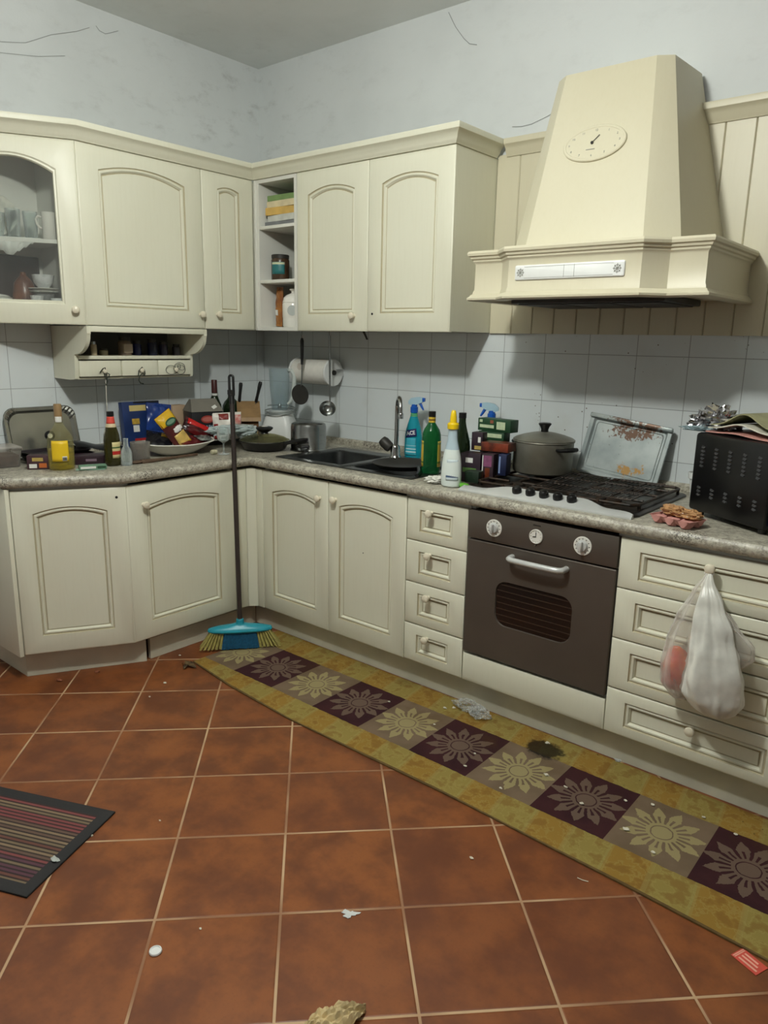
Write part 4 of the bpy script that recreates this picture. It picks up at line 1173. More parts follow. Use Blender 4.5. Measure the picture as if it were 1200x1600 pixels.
for k in range(11):
    aa = math.radians(a + 6 + 15 * k / 10); c_, s__ = math.cos(aa), math.sin(aa)
    mb.M = T(.0552 * c_, .0552 * s__, 0) @ RZ(math.degrees(aa)); mb.box(-.0004, .0006, -.0003 - .0002 * (k % 2), .0003 + .0003 * (k % 3), .044, .056)
part('barcode_lines', mb, BLACK, t)
# beer bottle
be = [(0, 0), (.030, 0), (.034, .006), (.0345, .02), (.0345, .11), (.032, .135), (.024, .165), (.0175, .185), (.014, .205), (.0135, .225), (0, .225)]
a = around(.465, -1.279)
t = bottle('beer_bottle', 'brown beer bottle with a red neck label and oval body label', 'bottle', .465, -1.279, be, BROWNG,
       caps=[('crown_cap', [(0, .214), (.0152, .214), (.0158, .218), (.0148, .234), (.0145, .2355), (0, .2355)], BLACK)],
       labels=[(.168, .192, lambda z: .0242 - (z - .165) * .33, a - 100, a + 100, flat('cream_neck_foil', 214, 196, 160), 'neck_foil'),
               (.184, .214, lambda z: .0182 - max(0, (z - .185)) * .12, a - 100, a + 100, flat('red_neck_label', 214, 74, 60), 'neck_label'),
               (.035, .105, .0352, a + 0, a + 78, mk_label('beer_label', rgb(206, 192, 140), [(.05, .066, rgb(176, 30, 26)), (.078, .084, rgb(60, 90, 44))]), 'body_label')])
# tiny clear bottle and candle glass
bottle('glass_vial', 'small empty clear glass bottle right beside the beer bottle', 'bottle', .508, -1.238, [(0, 0), (.022, 0), (.024, .004), (.024, .055), (.020, .07), (.011, .085), (.010, .115), (.012, .118), (.009, .119), (.008, .085), (.017, .068), (.021, .05), (.021, .008), (0, .006)], GLASS)
t = bottle('candle_glass', 'dusty glass jar with pinkish wax between the small bottle and the bowl', 'jar', .462, -1.140, [(0, 0), (.038, 0), (.041, .004), (.044, .09), (.0425, .09), (.039, .008), (0, .006)], clear('dusty_jar_glass', (.75, .72, .68, 1), .35, .25, white=(.35, .33, .30, 1)),
       liquid=([(0, .009), (.0375, .009), (.040, .06), (0, .06)], flat('pinkish_wax', 128, 104, 96, .6)))
# wooden ladle under the bowl
mb = MB(); mb.tube([(.505, -1.165, W + .006), (.515, -1.10, W + .009), (.51, -1.00, W + .010), (.50, -.86, W + .010)], [.012, .008, .006, .006], 10)
mb.ball((.503, -1.185, W + .009), .018, .028, .007)
single('wooden_spoon', mb, flat('dark_old_wood', 96, 74, 56, .6, .3, scale=30), 'old dark wooden spoon lying in front of the white bowl', 'spoon')
# blue box and packets behind the bowl
BLU = flat('royal_blue_card', 28, 52, 104, .35, .35, scale=12)
t = carton('wafer_box', 'tall blue box with a pale yellow band leaning behind the snack bowl', 'box', frame(.115, -.905, W + .004, 88, -6), .205, .035, .235, BLU, None,
           [('yellow_band', .18, .62, .80, .92, flat('pale_gold_band', 206, 186, 120), None), ('dark_top_edge', .3, .98, .96, .995, BLACK, None), ('red_picture', .25, .60, .05, .22, REDP, None), ('white_cup_picture', .24, .40, .36, .50, WHT, None), ('yellow_picture', .22, .42, .52, .64, flat('mustard_picture', 196, 160, 60, .4, .4, scale=50), None)])
# soft packets
def packet(name, label, M, w, h, th, mat, crimp=True, group=None, bands=(), n=20, seed=1):
    """pillow packet standing in local x-z, thickness in y, crimped seams at both ends"""
    t = thing(name, label, 'packet', M.to_translation(), M.to_euler(), group, local=True)
    rnd = random.Random(seed); ph = rnd.random() * 6
    def surf(u, v, s):
        e = min(1, math.sin(PI * min(max((v - .06) / .88, 0), 1)) ** .5) * (math.sin(PI * u) ** .6)
        wr = .0025 * math.sin(u * 19 + ph) * math.sin(v * 13 + ph)
        if v < .06 or v > .94: e = 0; wr = .0012 * math.sin(u * 60)
        pin = 1 - .05 * math.sin(PI * v)
        return ((u - .5) * w * pin, s * (e * th / 2 + .0006) + wr, v * h)
    mb = MB()
    mb.grid(lambda u, v: surf(u, v, -1), n, n); mb.grid(lambda u, v: surf(u, v, 1), n, n)
    part('packet_body', mb, mat, t)
    for nm, u0, u1, v0, v1, m, lb in bands:
        mb = MB()
        mb.grid(lambda u, v: (lambda p: (p[0], p[1] - .0012, p[2]))(surf(u0 + (u1 - u0) * u, v0 + (v1 - v0) * v, -1)), 10, 8)
        part(nm, mb, m, t, label=lb, solid=.0004)
    return t
def ell_patch(t, M, rx, rz, mat, name, y):
    mb = MB(M); mb.loft([[(rx * math.cos(2 * PI * i / 28), yy, rz * math.sin(2 * PI * i / 28)) for i in range(28)] for yy in (y, y + .001)], True)
    return part(name, mb, mat, t)
packet('wafer_packet', 'glossy blue foil packet leaning beside the tall blue box', frame(.165, -.845, W + .085, 84, -10, 8), .135, .145, .03, flat('shiny_blue_foil', 32, 62, 134, .2, .4, scale=14))
# the bowl
BWX, BWY = .365, -.885
mb = MB(T(BWX, BWY, W + .001) @ RZ(85))
N_ = 64
def bl(rx, ry, z, wv=0): return [(rx * math.cos(2 * PI * i / N_) * (1 + wv * math.cos(2 * PI * i / N_ * 8) * .02), ry * math.sin(2 * PI * i / N_) * (1 + wv * math.cos(2 * PI * i / N_ * 8) * .02), z + wv * .004 * math.cos(2 * PI * i / N_ * 2)) for i in range(N_)]
mb.loft([bl(.085, .055, 0), bl(.10, .07, .008), bl(.15, .105, .030), bl(.195, .130, .056, 1), bl(.205, .138, .060, 1), bl(.200, .134, .063, 1), bl(.15, .10, .034), bl(.09, .06, .014), bl(.02, .012, .012)], True)
single('serving_bowl', mb, CERAMIC, 'large off-white oval serving bowl heaped with snack packets', 'bowl')
CHY = flat('glossy_yellow_foil', 222, 176, 34, .22, .3, scale=9); MAR = pm('maroon_chip_foil', rgb(92, 30, 26), .25, var=.3, scale=8, col2=rgb(60, 22, 26))
t = packet('snack_packet', 'yellow and maroon crisp packet with a green oval badge standing in the bowl', frame(.40, -.845, W + .028, 82, -12, -32), .098, .205, .045, MAR, seed=3,
           bands=[('yellow_top', .0, 1, .70, .995, CHY, 'glossy yellow top'), ('crisp_picture', .22, .92, .10, .42, flat('pale_crisp_picture', 226, 190, 104, .4, .35, scale=34), 'picture of crisps'), ('golden_base', .1, .95, .02, .14, CHY, None)])
ell_patch(t, T(.004, 0, .152) @ RY(4), .030, .018, flat('dark_green_badge', 40, 84, 60, .3), 'oval_badge', -.0235)
ell_patch(t, T(.004, 0, .152) @ RY(4), .024, .010, flat('grey_green_badge', 120, 150, 130, .3), 'badge_plate', -.0240)
mb = MB(); crumple(mb, (.012, -.026, .105), (.022, .006, .012), -1, 3, 8, .5)
part('white_lettering_blob', mb, flat('shiny_white_print', 235, 232, 228, .2), t)
packet('snack_packet', 'black and red snack packet on the right of the bowl', frame(.335, -.640, W + .062, 80, -22, -60), .075, .165, .035, pm('black_red_foil', rgb(34, 20, 22), .25, var=.3, scale=9, col2=rgb(120, 24, 26)), seed=5,
       bands=[('red_strip', .55, .98, .1, .9, flat('bright_red_foil', 196, 34, 34, .25), 'bright red strip')])
packet('snack_packet', 'dark snack packet with a yellow corner on the left of the bowl', frame(.37, -.985, W + .040, 80, -60, 25), .13, .13, .03, flat('black_foil', 22, 22, 30, .22, .4), seed=7,
       bands=[('yellow_corner', .55, .95, .6, .95, CHY, None)])
packet('snack_packet', 'dark red packet lying low in the bowl under the crisp packet', frame(.42, -.80, W + .048, 96, -76, 0), .17, .11, .03, flat('oxblood_foil', 96, 26, 30, .25, .4), seed=9)
packet('snack_packet', 'small silver and black packet at the right rim of the bowl', frame(.42, -.735, W + .058, 100, -70, 10), .09, .06, .016, pm('silver_black_foil', rgb(170, 172, 168), .25, .5, var=.4, scale=30, col2=rgb(30, 30, 34)), seed=11)
mb = MB(frame(.055, -.66, W + .001, 90)); mb.box(-.04, .04, -.025, .025, 0, .205, .002)
single('cardboard_carton', mb, flat('pale_tan_card', 186, 160, 132, .7), 'plain tan carton standing behind the black box', 'box')
# black box of panettone type: gabled top
t = thing('gift_box', 'black cardboard box with grey gable top and red oval badge', 'box', (.185, -.585, W), (0, 0, math.radians(76)), local=True)
mb = MB(); mb.box(-.085, .085, -.06, .06, .001, .182, .002)
part('box_body', mb, flat('black_carton', 20, 20, 26, .4, .3), t)
mb = MB(); mb.loft([[(-.088, -.064, .180), (.088, -.064, .180), (.088, .064, .180), (-.088, .064, .180)], [(-.07, -.012, .242), (.070, -.012, .242), (.070, .012, .242), (-.07, .012, .242)]], True)
part('gable_lid', mb, flat('grey_carton_lid', 120, 116, 106, .6), t)
ell_patch(t, T(.0, 0, .140), .036, .020, flat('red_oval_print', 160, 60, 52, .4), 'oval_badge', -.0612)
ell_patch(t, T(.0, 0, .140), .030, .012, flat('pink_oval_print', 190, 110, 100, .4), 'badge_plate', -.0616)
text_part('lettering', 'NAPOLI', .026, T(.012, -.0608, .099) @ UPR, flat('pale_blue_lettering', 150, 180, 200), t)
mb = MB(T(.045, -.045, .2015) @ RX(50) @ RZ(30)); mb.box(-.014, .014, -.009, .009, 0, .001)
part('sticker', mb, WHT, t)
# bottles in the corner
bottle('wine_bottle', 'tall dark wine bottle with a burgundy capsule in the corner behind the black box', 'bottle', .105, -.445, [(0, 0), (.034, 0), (.038, .006), (.038, .17), (.034, .20), (.022, .232), (.0155, .25), (.0145, .31), (0, .31)], DKGREENG,
       caps=[('capsule', [(.0148, .262), (.016, .263), (.0155, .330), (.014, .333), (0, .333)], flat('burgundy_capsule', 70, 28, 28, .4)), ('neck_band', [(.0155, .248), (.0166, .248), (.0166, .260), (.0155, .260)], WHT)],
       labels=[(.06, .15, .0386, -80, 10, flat('cream_wine_label', 196, 190, 170), 'label')])
bottle('liquor_bottle', 'round-shouldered dark liquor bottle behind the broom handle', 'bottle', .120, -.345, [(0, 0), (.045, 0), (.050, .008), (.050, .165), (.047, .19), (.036, .212), (.022, .226), (.0165, .235), (.0165, .262), (0, .262)], DKGREENG,
       caps=[('cap', [(0, .25), (.0185, .25), (.0185, .275), (0, .276)], DARKGREY)],
       labels=[(.05, .15, .0506, -75, 20, flat('brown_liquor_label', 60, 36, 26), 'label')])
packet('coffee_packet', 'white packet with a dark red oval and red corners behind the plastic bag', frame(.305, -.515, W + .03, 60, -8, -2), .155, .145, .035, flat('white_packet_foil', 222, 216, 206, .3, .1), seed=13,
       bands=[('red_oval', .22, .55, .74, .96, flat('brick_red_print', 130, 40, 34, .3), None), ('red_corner', .72, .99, .3, .9, pm('red_flower_print', rgb(214, 190, 180), .3, var=.3, scale=40, col2=rgb(190, 50, 44)), None), ('red_corner', .02, .16, .05, .6, flat('red_corner_print', 150, 40, 40, .3), None)])
# thin white carrier bag draped across
mb = MB(); crumple(mb, (.405, -.575, W + .098), (.055, .135, .022), W + .05, 1.6, 41, .4)
crumple(mb, (.415, -.475, W + .078), (.05, .06, .032), W + .035, 1.7, 43, .4)
single('crumpled_bag', mb, clear('milky_thin_plastic', (.86, .92, .93, 1), .60, .25, white=rgb(196, 210, 210), wrinkle=.35, wscale=16), 'crumpled milky plastic bag lying across the packets near the corner', 'plastic bag', ang=22)
# upturned goblet
GM = T(.535, -.728, W + .001)
mb = MB(GM); mb.lathe([(0, 0), (.028, 0), (.029, .002), (.01, .004), (.004, .01), (.0035, .05), (.007, .058), (.024, .068), (.031, .085), (.031, .115), (.0285, .128), (.027, .128), (.029, .112), (.0285, .087), (.022, .072), (0, .066)], 28)
single('wine_glass', mb, GLASS, 'small clear stemmed glass on the worktop by the bowl', 'glass')
mb = MB(T(.505, -.765, W + .012) @ RX(90) @ RZ(0)); mb.lathe([(0, -.014), (.0105, -.014), (.012, -.01), (.012, .012), (.0105, .014), (0, .014)], 16)
single('cork', mb, flat('pale_cork', 196, 190, 160, .8, .3, scale=60), 'pale cork lying beside the stemmed glass', 'cork')

# knife block with two knives
t = thing('knife_block', 'brown wooden knife block behind the pans', 'knife block', (.275, -.350, W), (0, 0, math.radians(52)), local=True)
WOODD = flat('brown_block_wood', 122, 88, 58, .5, .35, scale=20, stretch=(1, 1, 8))
mb = MB(); mb.loft([[(-.045, -.06, .001), (.045, -.06, .001), (.045, .05, .001), (-.045, .05, .001)], [(-.05, -.085, .10), (.05, -.085, .10), (.05, .03, .20), (-.05, .03, .20)]], True)
part('block', mb, WOODD, t)
part('rim', MB().loft([[(-.062, -.10, .125), (.062, -.10, .125), (.062, .038, .20), (-.062, .038, .20)], [(-.062, -.095, .145), (.062, -.095, .145), (.062, .042, .222), (-.062, .042, .222)]], True), flat('tan_block_top', 160, 128, 88, .55, .3, scale=16), t)
part('paper_tag', MB(T(0, -.088, .03)).box(-.02, .045, -.012, 0, 0, .055, .003), flat('tan_card', 176, 146, 96), t)
for kx, ln, lab, tl in ((.235, .118, 'black-handled kitchen knife, the left one in the knife block', 6), (.300, .128, 'black-handled kitchen knife, the right one in the knife block', 14)):
    kt = thing('kitchen_knife', lab, 'knife', (kx - .020, (-.365 if kx < .25 else -.305), W + .205), (0, math.radians(tl), math.radians(50)), 'knives in the knife block', local=True)
    part('handle', MB().loft([[(rx * math.cos(2 * PI * i / 14), ry * math.sin(2 * PI * i / 14), z) for i in range(14)] for rx, ry, z in ((.006, .009, .012), (.009, .0125, .02), (.008, .011, .05), (.009, .012, .08), (.011, .014, ln - .012), (.008, .011, ln))], True), BLACK, kt)
    part('blade', MB().box(-.0015, .0015, -.009, .009, -.03, .016), STEEL, kt)
# blender
BXX, BYY = .345, -.185
t = thing('blender', 'white blender with a tall clear jug and coiled cord in the corner', 'blender', (BXX, BYY, W), (0, 0, math.radians(28)), local=True)
mb = MB(); sq = lambda w, d, z, r=.03: rr(-w, w, -d, d, r, z, 6)
mb.loft([sq(.088, .082, .001), sq(.09, .084, .01), sq(.084, .078, .09), sq(.070, .066, .135, .028), sq(.062, .058, .15, .028)], True)
part('base', mb, WHITEP, t)
mb = MB(RZ(-70) @ T(.0, -.083, .055) @ RX(90)); mb.lathe([(0, 0), (.026, 0), (.024, .014), (.01, .018), (0, .018)], 24); part('speed_dial', mb, flat('grey_dial', 130, 134, 132, .3), t)
mb = MB(); mb.lathe([(0, .150), (.062, .150), (.064, .160), (.060, .175), (.0, .175)], 28); part('jug_collar', mb, flat('grey_white_collar', 176, 182, 182, .3), t)
mb = MB(); mb.lathe([(0, .176), (.044, .176), (.046, .20), (.054, .30), (.057, .385), (.059, .400), (.056, .400), (.054, .385), (.051, .30), (.043, .20), (.040, .182), (0, .182)], 32); part('jug', mb, clear('jug_plastic', (.90, .94, .95, 1), .08, .08, white=(.6, .66, .68, 1), spec=.4), t)
mb = MB(); mb.tube([(.050, 0, .39), (.068, 0, .392), (.082, 0, .375), (.085, 0, .34), (.082, 0, .29), (.074, 0, .245), (.060, 0, .218), (.046, 0, .208)], [.010, .011, .012, .012, .012, .011, .010, .008], 12); part('jug_handle', mb, flat('pale_grey_handle', 196, 204, 200, .3), t)
mb = MB(); mb.lathe([(0, .182), (.012, .182), (.010, .2), (.004, .212), (0, .213)], 14); part('blade_hub', mb, CHROME, t)
mb = MB()
pts = []
for k in range(60):
    a = 2 * PI * k / 24; pts.append((.086 * math.cos(a) + .004, .080 * math.sin(a), .150 + .010 * math.sin(a * .9 + 1) + .0006 * k))
pts = [Vector(p) for p in pts]
mb.tube(pts, .0032, 8); part('power_cord', mb, flat('grey_cord', 150, 156, 152, .4), t)

# wok with glass lid
WX, WY = .548, -.475
t = thing('wok', 'black pan with a glass lid and yellow food inside near the sink', 'pan', (WX, WY, W))
mb = MB(T(WX, WY, W + .001)); mb.lathe([(0, 0), (.09, 0), (.105, .006), (.128, .045), (.131, .047), (.129, .050), (.122, .046), (.10, .009), (0, .006)], 48)
part('pan_body', mb, BLACK, t)
mb = MB(T(WX, WY, W + .001)); mb.lathe([(0, .007), (.098, .009), (.114, .036), (.09, .044), (0, .052)], 32)
part('food', mb, pm('yellow_food', rgb(206, 160, 30), .5, var=.4, scale=30, col2=rgb(90, 80, 30)), t)
mb = MB(T(WX, WY, W + .049)); mb.lathe([(.128, 0), (.1275, .003), (.10, .018), (.06, .030), (.02, .035), (0, .0355), (0, .0335), (.02, .033), (.06, .028), (.10, .016), (.126, .001)], 48)
ld_ = part('glass_lid', mb, clear('lid_glass', (.88, .86, .70, 1), .08, .06, white=(.10, .10, .07, 1), spec=.3), t)
mb = MB(T(WX, WY, W + .0485)); mb.lathe([(.126, 0), (.131, 0), (.131, .004), (.126, .004)], 48); part('lid_rim', mb, STEEL, ld_)
mb = MB(T(WX, WY, W + .083)); mb.lathe([(0, 0), (.020, 0), (.017, .007), (.034, .016), (.044, .026), (.043, .033), (.03, .037), (0, .037)], 24); part('lid_knob', mb, BLACK, ld_)
mb = MB(T(WX, WY, W + .1198)); mb.lathe([(0, 0), (.016, 0), (.016, .0012), (0, .0012)], 20); part('knob_disc', mb, WHT, ld_)
mb = MB(); mb.tube([(WX + .125, WY + .02, W + .042), (WX + .16, WY + .035, W + .052), (WX + .22, WY + .06, W + .066), (WX + .245, WY + .07, W + .072)], [.009, .010, .011, .008], 10); part('handle', mb, BLACK, t)
for aa in (200,):
    mb = MB(); c = Vector((WX + .125 * math.cos(math.radians(aa)), WY + .125 * math.sin(math.radians(aa)), W + .042)); n_ = Vector((-math.sin(math.radians(aa)), math.cos(math.radians(aa)), 0)); d = Vector((math.cos(math.radians(aa)), math.sin(math.radians(aa)), 0))
    mb.tube([c + n_ * .03, c + n_ * .03 + d * .03, c - n_ * .03 + d * .03, c - n_ * .03], .007, 8); part('side_handle', mb, BLACK, t)
# upturned steel saucepan
SPX, SPY = .705, -.315
t = thing('saucepan', 'polished steel saucepan standing upside down beside the wall', 'pan', (SPX, SPY, W))
mb = MB(T(SPX, SPY, W + .0065)); mb.lathe([(.093, 0), (.096, 0), (.092, .006), (.091, .115), (.087, .130), (.078, .135), (0, .137)], 48)
part('pan_body', mb, STEEL, t)
for aa in (-60, 120):
    mb = MB(); ar = math.radians(aa); c = Vector((SPX + .091 * math.cos(ar), SPY + .091 * math.sin(ar), W + .032)); n_ = Vector((-math.sin(ar), math.cos(ar), 0)); d = Vector((math.cos(ar), math.sin(ar), 0))
    mb.tube([c + n_ * .025, c + n_ * .028 + d * .022, c + d * .034, c - n_ * .028 + d * .022, c - n_ * .025], .007, 8); part('handle', mb, BLACK, t)

# ------------------------------------------------------------------ wall-mounted things over the worktop
t = thing('paper_towel_holder', 'wall-mounted roll of kitchen paper between the hanging utensils', 'paper towel', (.545, -.075, 1.27))
ax = lambda x: T(x, -.085, 1.278) @ RY(90)
mb = MB(ax(.400)); mb.lathe([(.02, 0), (.066, 0), (.066, .245), (.02, .245)], 40); part('paper_roll', mb, PAPER, t)
for xa in (.386, .652):
    mb = MB(ax(xa)); mb.lathe([(0, 0), (.071, 0), (.072, .006), (.070, .012), (0, .012)], 40)
    part('end_disc', mb, WHITEP, t)
    mb = MB(T(xa + .006, 0, 1.278)); mb.box(-.006, .006, -.075, -.007, -.02, .02, .002); part('arm', mb, WHITEP, t)
mb = MB(ax(.664)); mb.lathe([(0, 0), (.014, 0), (.012, .008), (0, .009)], 20); part('spindle_cap', mb, DARKGREY, t)
mb = MB(T(.47, -.152, 1.305) @ RX(90)); mb.lathe([(.0, -.004), (.019, -.004), (.019, 0), (0, 0)], 24); part('embossed_mark', mb, flat('faint_print', 204, 196, 186), t)
# skimmer and ladle hanging from the cabinet
HZ = 1.4935
t = thing('skimmer', 'steel skimmer with a black handle hanging at the left under the cabinet', 'skimmer', (.545, -.20, 1.10))
mb = MB(); mb.tube([(.541, -.20, 1.455), (.541, -.20, 1.44), (.541, -.20, 1.38), (.540, -.20, 1.318)], [.006, .010, .009, .007], 12); part('handle', mb, BLACK, t)
mb = MB(); mb.tube([(.540, -.20, 1.32), (.538, -.20, 1.24), (.535, -.203, 1.205)], .0032, 8); part('rod', mb, STEEL, t)
mb = MB(T(.522, -.205, 1.158) @ RZ(80) @ RX(80) @ RY(0)); mb.lathe([(0, 0), (.03, .001), (.052, .008), (.054, .010), (.051, .0105), (.03, .004), (0, .003)], 36)
for r_, n_ in ((.012, 6), (.024, 12), (.036, 18)): pass
part('disc', mb, DARKGREY, t)
mb = MB(); mb.tube([(.541, -.20, 1.452), (.541, -.204, 1.468), (.541, -.20, HZ)], .0022, 6); part('hook', mb, STEEL, t)
t = thing('ladle', 'shiny steel soup ladle hanging in front of the kitchen paper', 'ladle', (.748, -.20, 1.08))
mb = MB(); mb.tube([(.743, -.20, 1.47), (.745, -.20, 1.30), (.748, -.20, 1.16), (.750, -.203, 1.128)], [.0065, .005, .004, .004], 8); part('handle', mb, STEEL, t)
mb = MB(T(.737, -.208, 1.098) @ RZ(45) @ RX(62)); mb.lathe([(0, -.030), (.02, -.026), (.034, -.014), (.042, .004), (.043, .006), (.040, .004), (.032, -.012), (.018, -.023), (0, -.027)], 32); part('bowl', mb, STEEL, t)
mb = MB(); mb.tube([(.743, -.20, 1.468), (.743, -.204, 1.480), (.743, -.20, HZ)], .0022, 6); part('hook', mb, STEEL, t)

# ------------------------------------------------------------------ hanging spice shelf under the left wall cabinet
t = thing('spice_shelf', 'cream hanging shelf with three little drawers below the wide wall cabinet', 'shelf', (.15, -.96, 1.25))
s0, s1 = -1.285, -.650
def sidepoly():
    pts = [(.007, 1.250), (.150, 1.247), (.195, 1.252), (.200, 1.262), (.203, 1.335), (.206, 1.362)]
    for k in range(9):
        a = math.radians(0 + 90 * k / 8); pts.append((.206 + .118 * math.sin(a) * 1.0 - 0, 1.362 + .088 * (1 - math.cos(a))))
    pts += [(.328, 1.455), (.328, 1.487), (.007, 1.487)]
    return pts
for ya_ in (s0, s1 - .018):
    mb = MB(); P_ = sidepoly(); mb.loft([[(x, ya_, z) for x, z in P_], [(x, ya_ + .018, z) for x, z in P_]], True)
    part('side_panel', mb, [CREAM], t)
part('top_board', MB().box(.007, .328, s0 + .018, s1 - .018, 1.462, 1.487, .002), [CREAM], t)
part('shelf_board', MB().box(.007, .214, s0 + .018, s1 - .018, 1.340, 1.356, .002), [CREAM], t)
part('back_board', MB().box(.007, .014, s0 + .018, s1 - .018, 1.252, 1.462), flat('dark_back_board', 90, 88, 84), t)
part('bottom_board', MB().box(.014, .19, s0 + .018, s1 - .018, 1.250, 1.258), [CREAM], t)
dws = [(s0 + .019, -1.058), (-1.055, -.862), (-.859, s1 - .019)]
CORD = flat('dark_green_cord', 34, 44, 36, .6)
for k, (a, b) in enumerate(dws):
    off = .005 if k == 1 else (.002 if k == 0 else .004)
    d = part('drawer', MB().box(.02, .205 + off, a + .001, b - .001, 1.262, 1.334, .003), [CREAM], t)
    cx = (a + b) / 2 + (.012 if k == 0 else 0)
    KM = T(.205 + off, cx, 1.288) @ RZ(90)
    mb = MB(KM @ RX(90)); mb.lathe([(0, 0), (.006, 0), (.006, .006), (.011, .011), (.011, .018), (.005, .022), (0, .022)], 18)
    part('knob', mb, CREAMCER, d)
def loopy(name, label, pts, r=.0016, mat=CORD):
    return single(name, MB().tube(pts, r, 6), mat, label, 'cord')
kx = .217; ky = [(dws[0][0] + dws[0][1]) / 2 + .012, (dws[1][0] + dws[1][1]) / 2, (dws[2][0] + dws[2][1]) / 2]
y = ky[0]; loopy('cord_loop', 'dark cord knotted round the left drawer knob of the hanging shelf', [(kx, y - .025, 1.280), (kx + .004, y - .010, 1.298), (kx + .012, y - .004, 1.303), (kx + .004, y + .006, 1.28), (kx + .004, y + .022, 1.272), (kx + .003, y + .018, 1.258), (kx + .002, y + .002, 1.250), (kx + .002, y - .004, 1.275), (kx + .012, y, 1.277), (kx + .004, y + .008, 1.24), (kx, y + .004, 1.222), (kx + .001, y - .004, 1.235)], .0024)
mb = MB(); mb.tube([(kx - .004, y + .004, 1.249), (kx - .006, y + .005, 1.19), (kx - .008, y + .004, 1.13), (kx - .010, y + .006, 1.085)], .0022, 6)
single('hanging_string', mb, flat('pale_string', 196, 192, 180, .8), 'pale string hanging straight down from the left knob of the hanging shelf', 'string')
y = ky[1]; loopy('cord_loop', 'green cord looped over the middle drawer knob of the hanging shelf', [(kx, y - .018, 1.262), (kx + .003, y - .016, 1.285), (kx + .011, y - .002, 1.303), (kx + .004, y + .014, 1.290), (kx + .002, y + .018, 1.27), (kx + .003, y + .012, 1.262), (kx + .012, y + .002, 1.276), (kx + .003, y - .012, 1.262), (kx + .002, y - .018, 1.24), (kx, y - .008, 1.226), (kx, y + .008, 1.223)], .0024)
y = ky[2]; pts = []
for k in range(70):
    a = k * .45; pts.append((kx + .004 + .005 * math.sin(a * .7), y + .035 * math.sin(a * .31) + .022 * math.cos(a), 1.292 + .018 * math.sin(a) + .012 * math.sin(a * .23)))
loopy('wire_tangle', 'tangled thin green wire over the right drawer knob of the hanging shelf', pts, .0013)
# small things standing inside the hanging shelf
spices = [(-1.225, .10, .016, .050, (60, 60, 56), 'tiny dark shaker, leftmost inside the hanging shelf'), (-1.165, .13, .014, .062, (196, 180, 150), 'small pepper bottle with a shiny cap inside the hanging shelf'),
          (-1.105, .11, .020, .030, (150, 140, 110), 'low pale tin inside the hanging shelf'), (-1.00, .12, .032, .085, (120, 104, 88), 'brown spice jar with a pale label in the middle of the hanging shelf'),
          (-.93, .11, .022, .070, (30, 36, 84), 'dark blue jar inside the hanging shelf'), (-.85, .12, .024, .078, (26, 30, 60), 'navy jar right of the dark blue jar inside the hanging shelf'),
          (-.78, .11, .022, .066, (48, 46, 70), 'violet-grey jar near the right end of the hanging shelf'), (-.71, .12, .020, .055, (60, 56, 60), 'smallest grey jar at the right end of the hanging shelf')]
for y, x, r, h, col, lab in spices:
    bt = thing('spice_jar', lab, 'jar', (x + .03, y, 1.357), (0, 0, 0), 'jars in the hanging shelf', local=True)
    part('jar_body', MB().lathe([(0, 0), (r, 0), (r, h * .7), (r * .8, h * .8), (0, h * .8)], 18), flat('jar_colour', *col, .25, .3), bt)
    part('cap', MB().lathe([(0, h * .79), (r * .82, h * .79), (r * .82, h), (0, h)], 18), CHROME if col[0] > 180 else DARKGREY, bt)
    if h > .08: part('label', MB().box(r * .6, r + .001, -r * .7, r * .7, .012, h * .62), flat('pale_jar_label', 176, 160, 140), bt)

# ------------------------------------------------------------------ open corner shelf contents
def book(x0, x1, y0, y1, z0, z1, cover, lab, rot=0):
    cx, cy = (x0 + x1) / 2, (y0 + y1) / 2
    t = thing('book', lab, 'book', (cx, cy, z0), (0, 0, math.radians(rot)), 'books on the top corner shelf', local=True)
    w, d, h = (x1 - x0) / 2, (y1 - y0) / 2, z1 - z0
    part('cover', MB().box(-w, w, -d, d, 0, .002).box(-w, w, -d, d, h - .002, h).box(-w, w, -d, -d + .002, .002, h - .002), cover, t)
    part('pages', MB().box(-w + .002, w - .003, -d + .002, d - .002, .002, h - .002), flat('page_block', 214, 206, 182, .8), t)
zb = 2.0065
bk = [(.022, .24, (120, 122, 124), 'grey magazine stack at the bottom of the corner shelf book pile', 2), (.030, .20, (206, 208, 200), 'white thick book, second from the bottom of the corner shelf pile', -2),
      (.036, .23, (214, 176, 96), 'yellow-tan book in the middle of the corner shelf pile', 4), (.030, .21, (222, 208, 170), 'cream book with print above the yellow-tan one in the corner shelf', -1), (.026, .20, (120, 150, 92), 'green book on top of the corner shelf pile', 1)]
for h, w, col, lab, rt_ in bk:
    book(.498 - w / 2, .498 + w / 2, -.30, -.10, zb, zb + h, flat('book_cover', *col, .5, .2, scale=20), lab, rt_); zb += h + .0006
# jars
t = thing('preserve_jar', 'glass jar of brown preserve with a dark lid and teal label, middle corner shelf', 'jar', (.440, -.255, 1.7435), (0, 0, math.radians(-50)), local=True)
part('jar_glass', MB().lathe([(0, 0), (.044, 0), (.047, .006), (.047, .10), (.042, .112), (0, .112)], 30), pm('brown_preserve', rgb(78, 58, 42), .15, var=.4, scale=30), t)
part('lid', MB().lathe([(0, .108), (.045, .108), (.046, .125), (.043, .128), (0, .128)], 30), DARKGREY, t)
mb = MB(); mb.grid(lambda u, v: (.0478 * math.cos(math.radians(-45 + 90 * u - 10)), .0478 * math.sin(math.radians(-45 + 90 * u - 10)), .03 + .06 * v), 10, 3); part('label', mb, mk_label('teal_jar_label', rgb(40, 110, 112), [(.078, .088, rgb(200, 204, 170))]), t, solid=.0004)
t = thing('preserve_jar', 'dark jar with a pale label beside the teal-labelled jar', 'jar', (.555, -.20, 1.7435), (0, 0, math.radians(-50)), local=True)
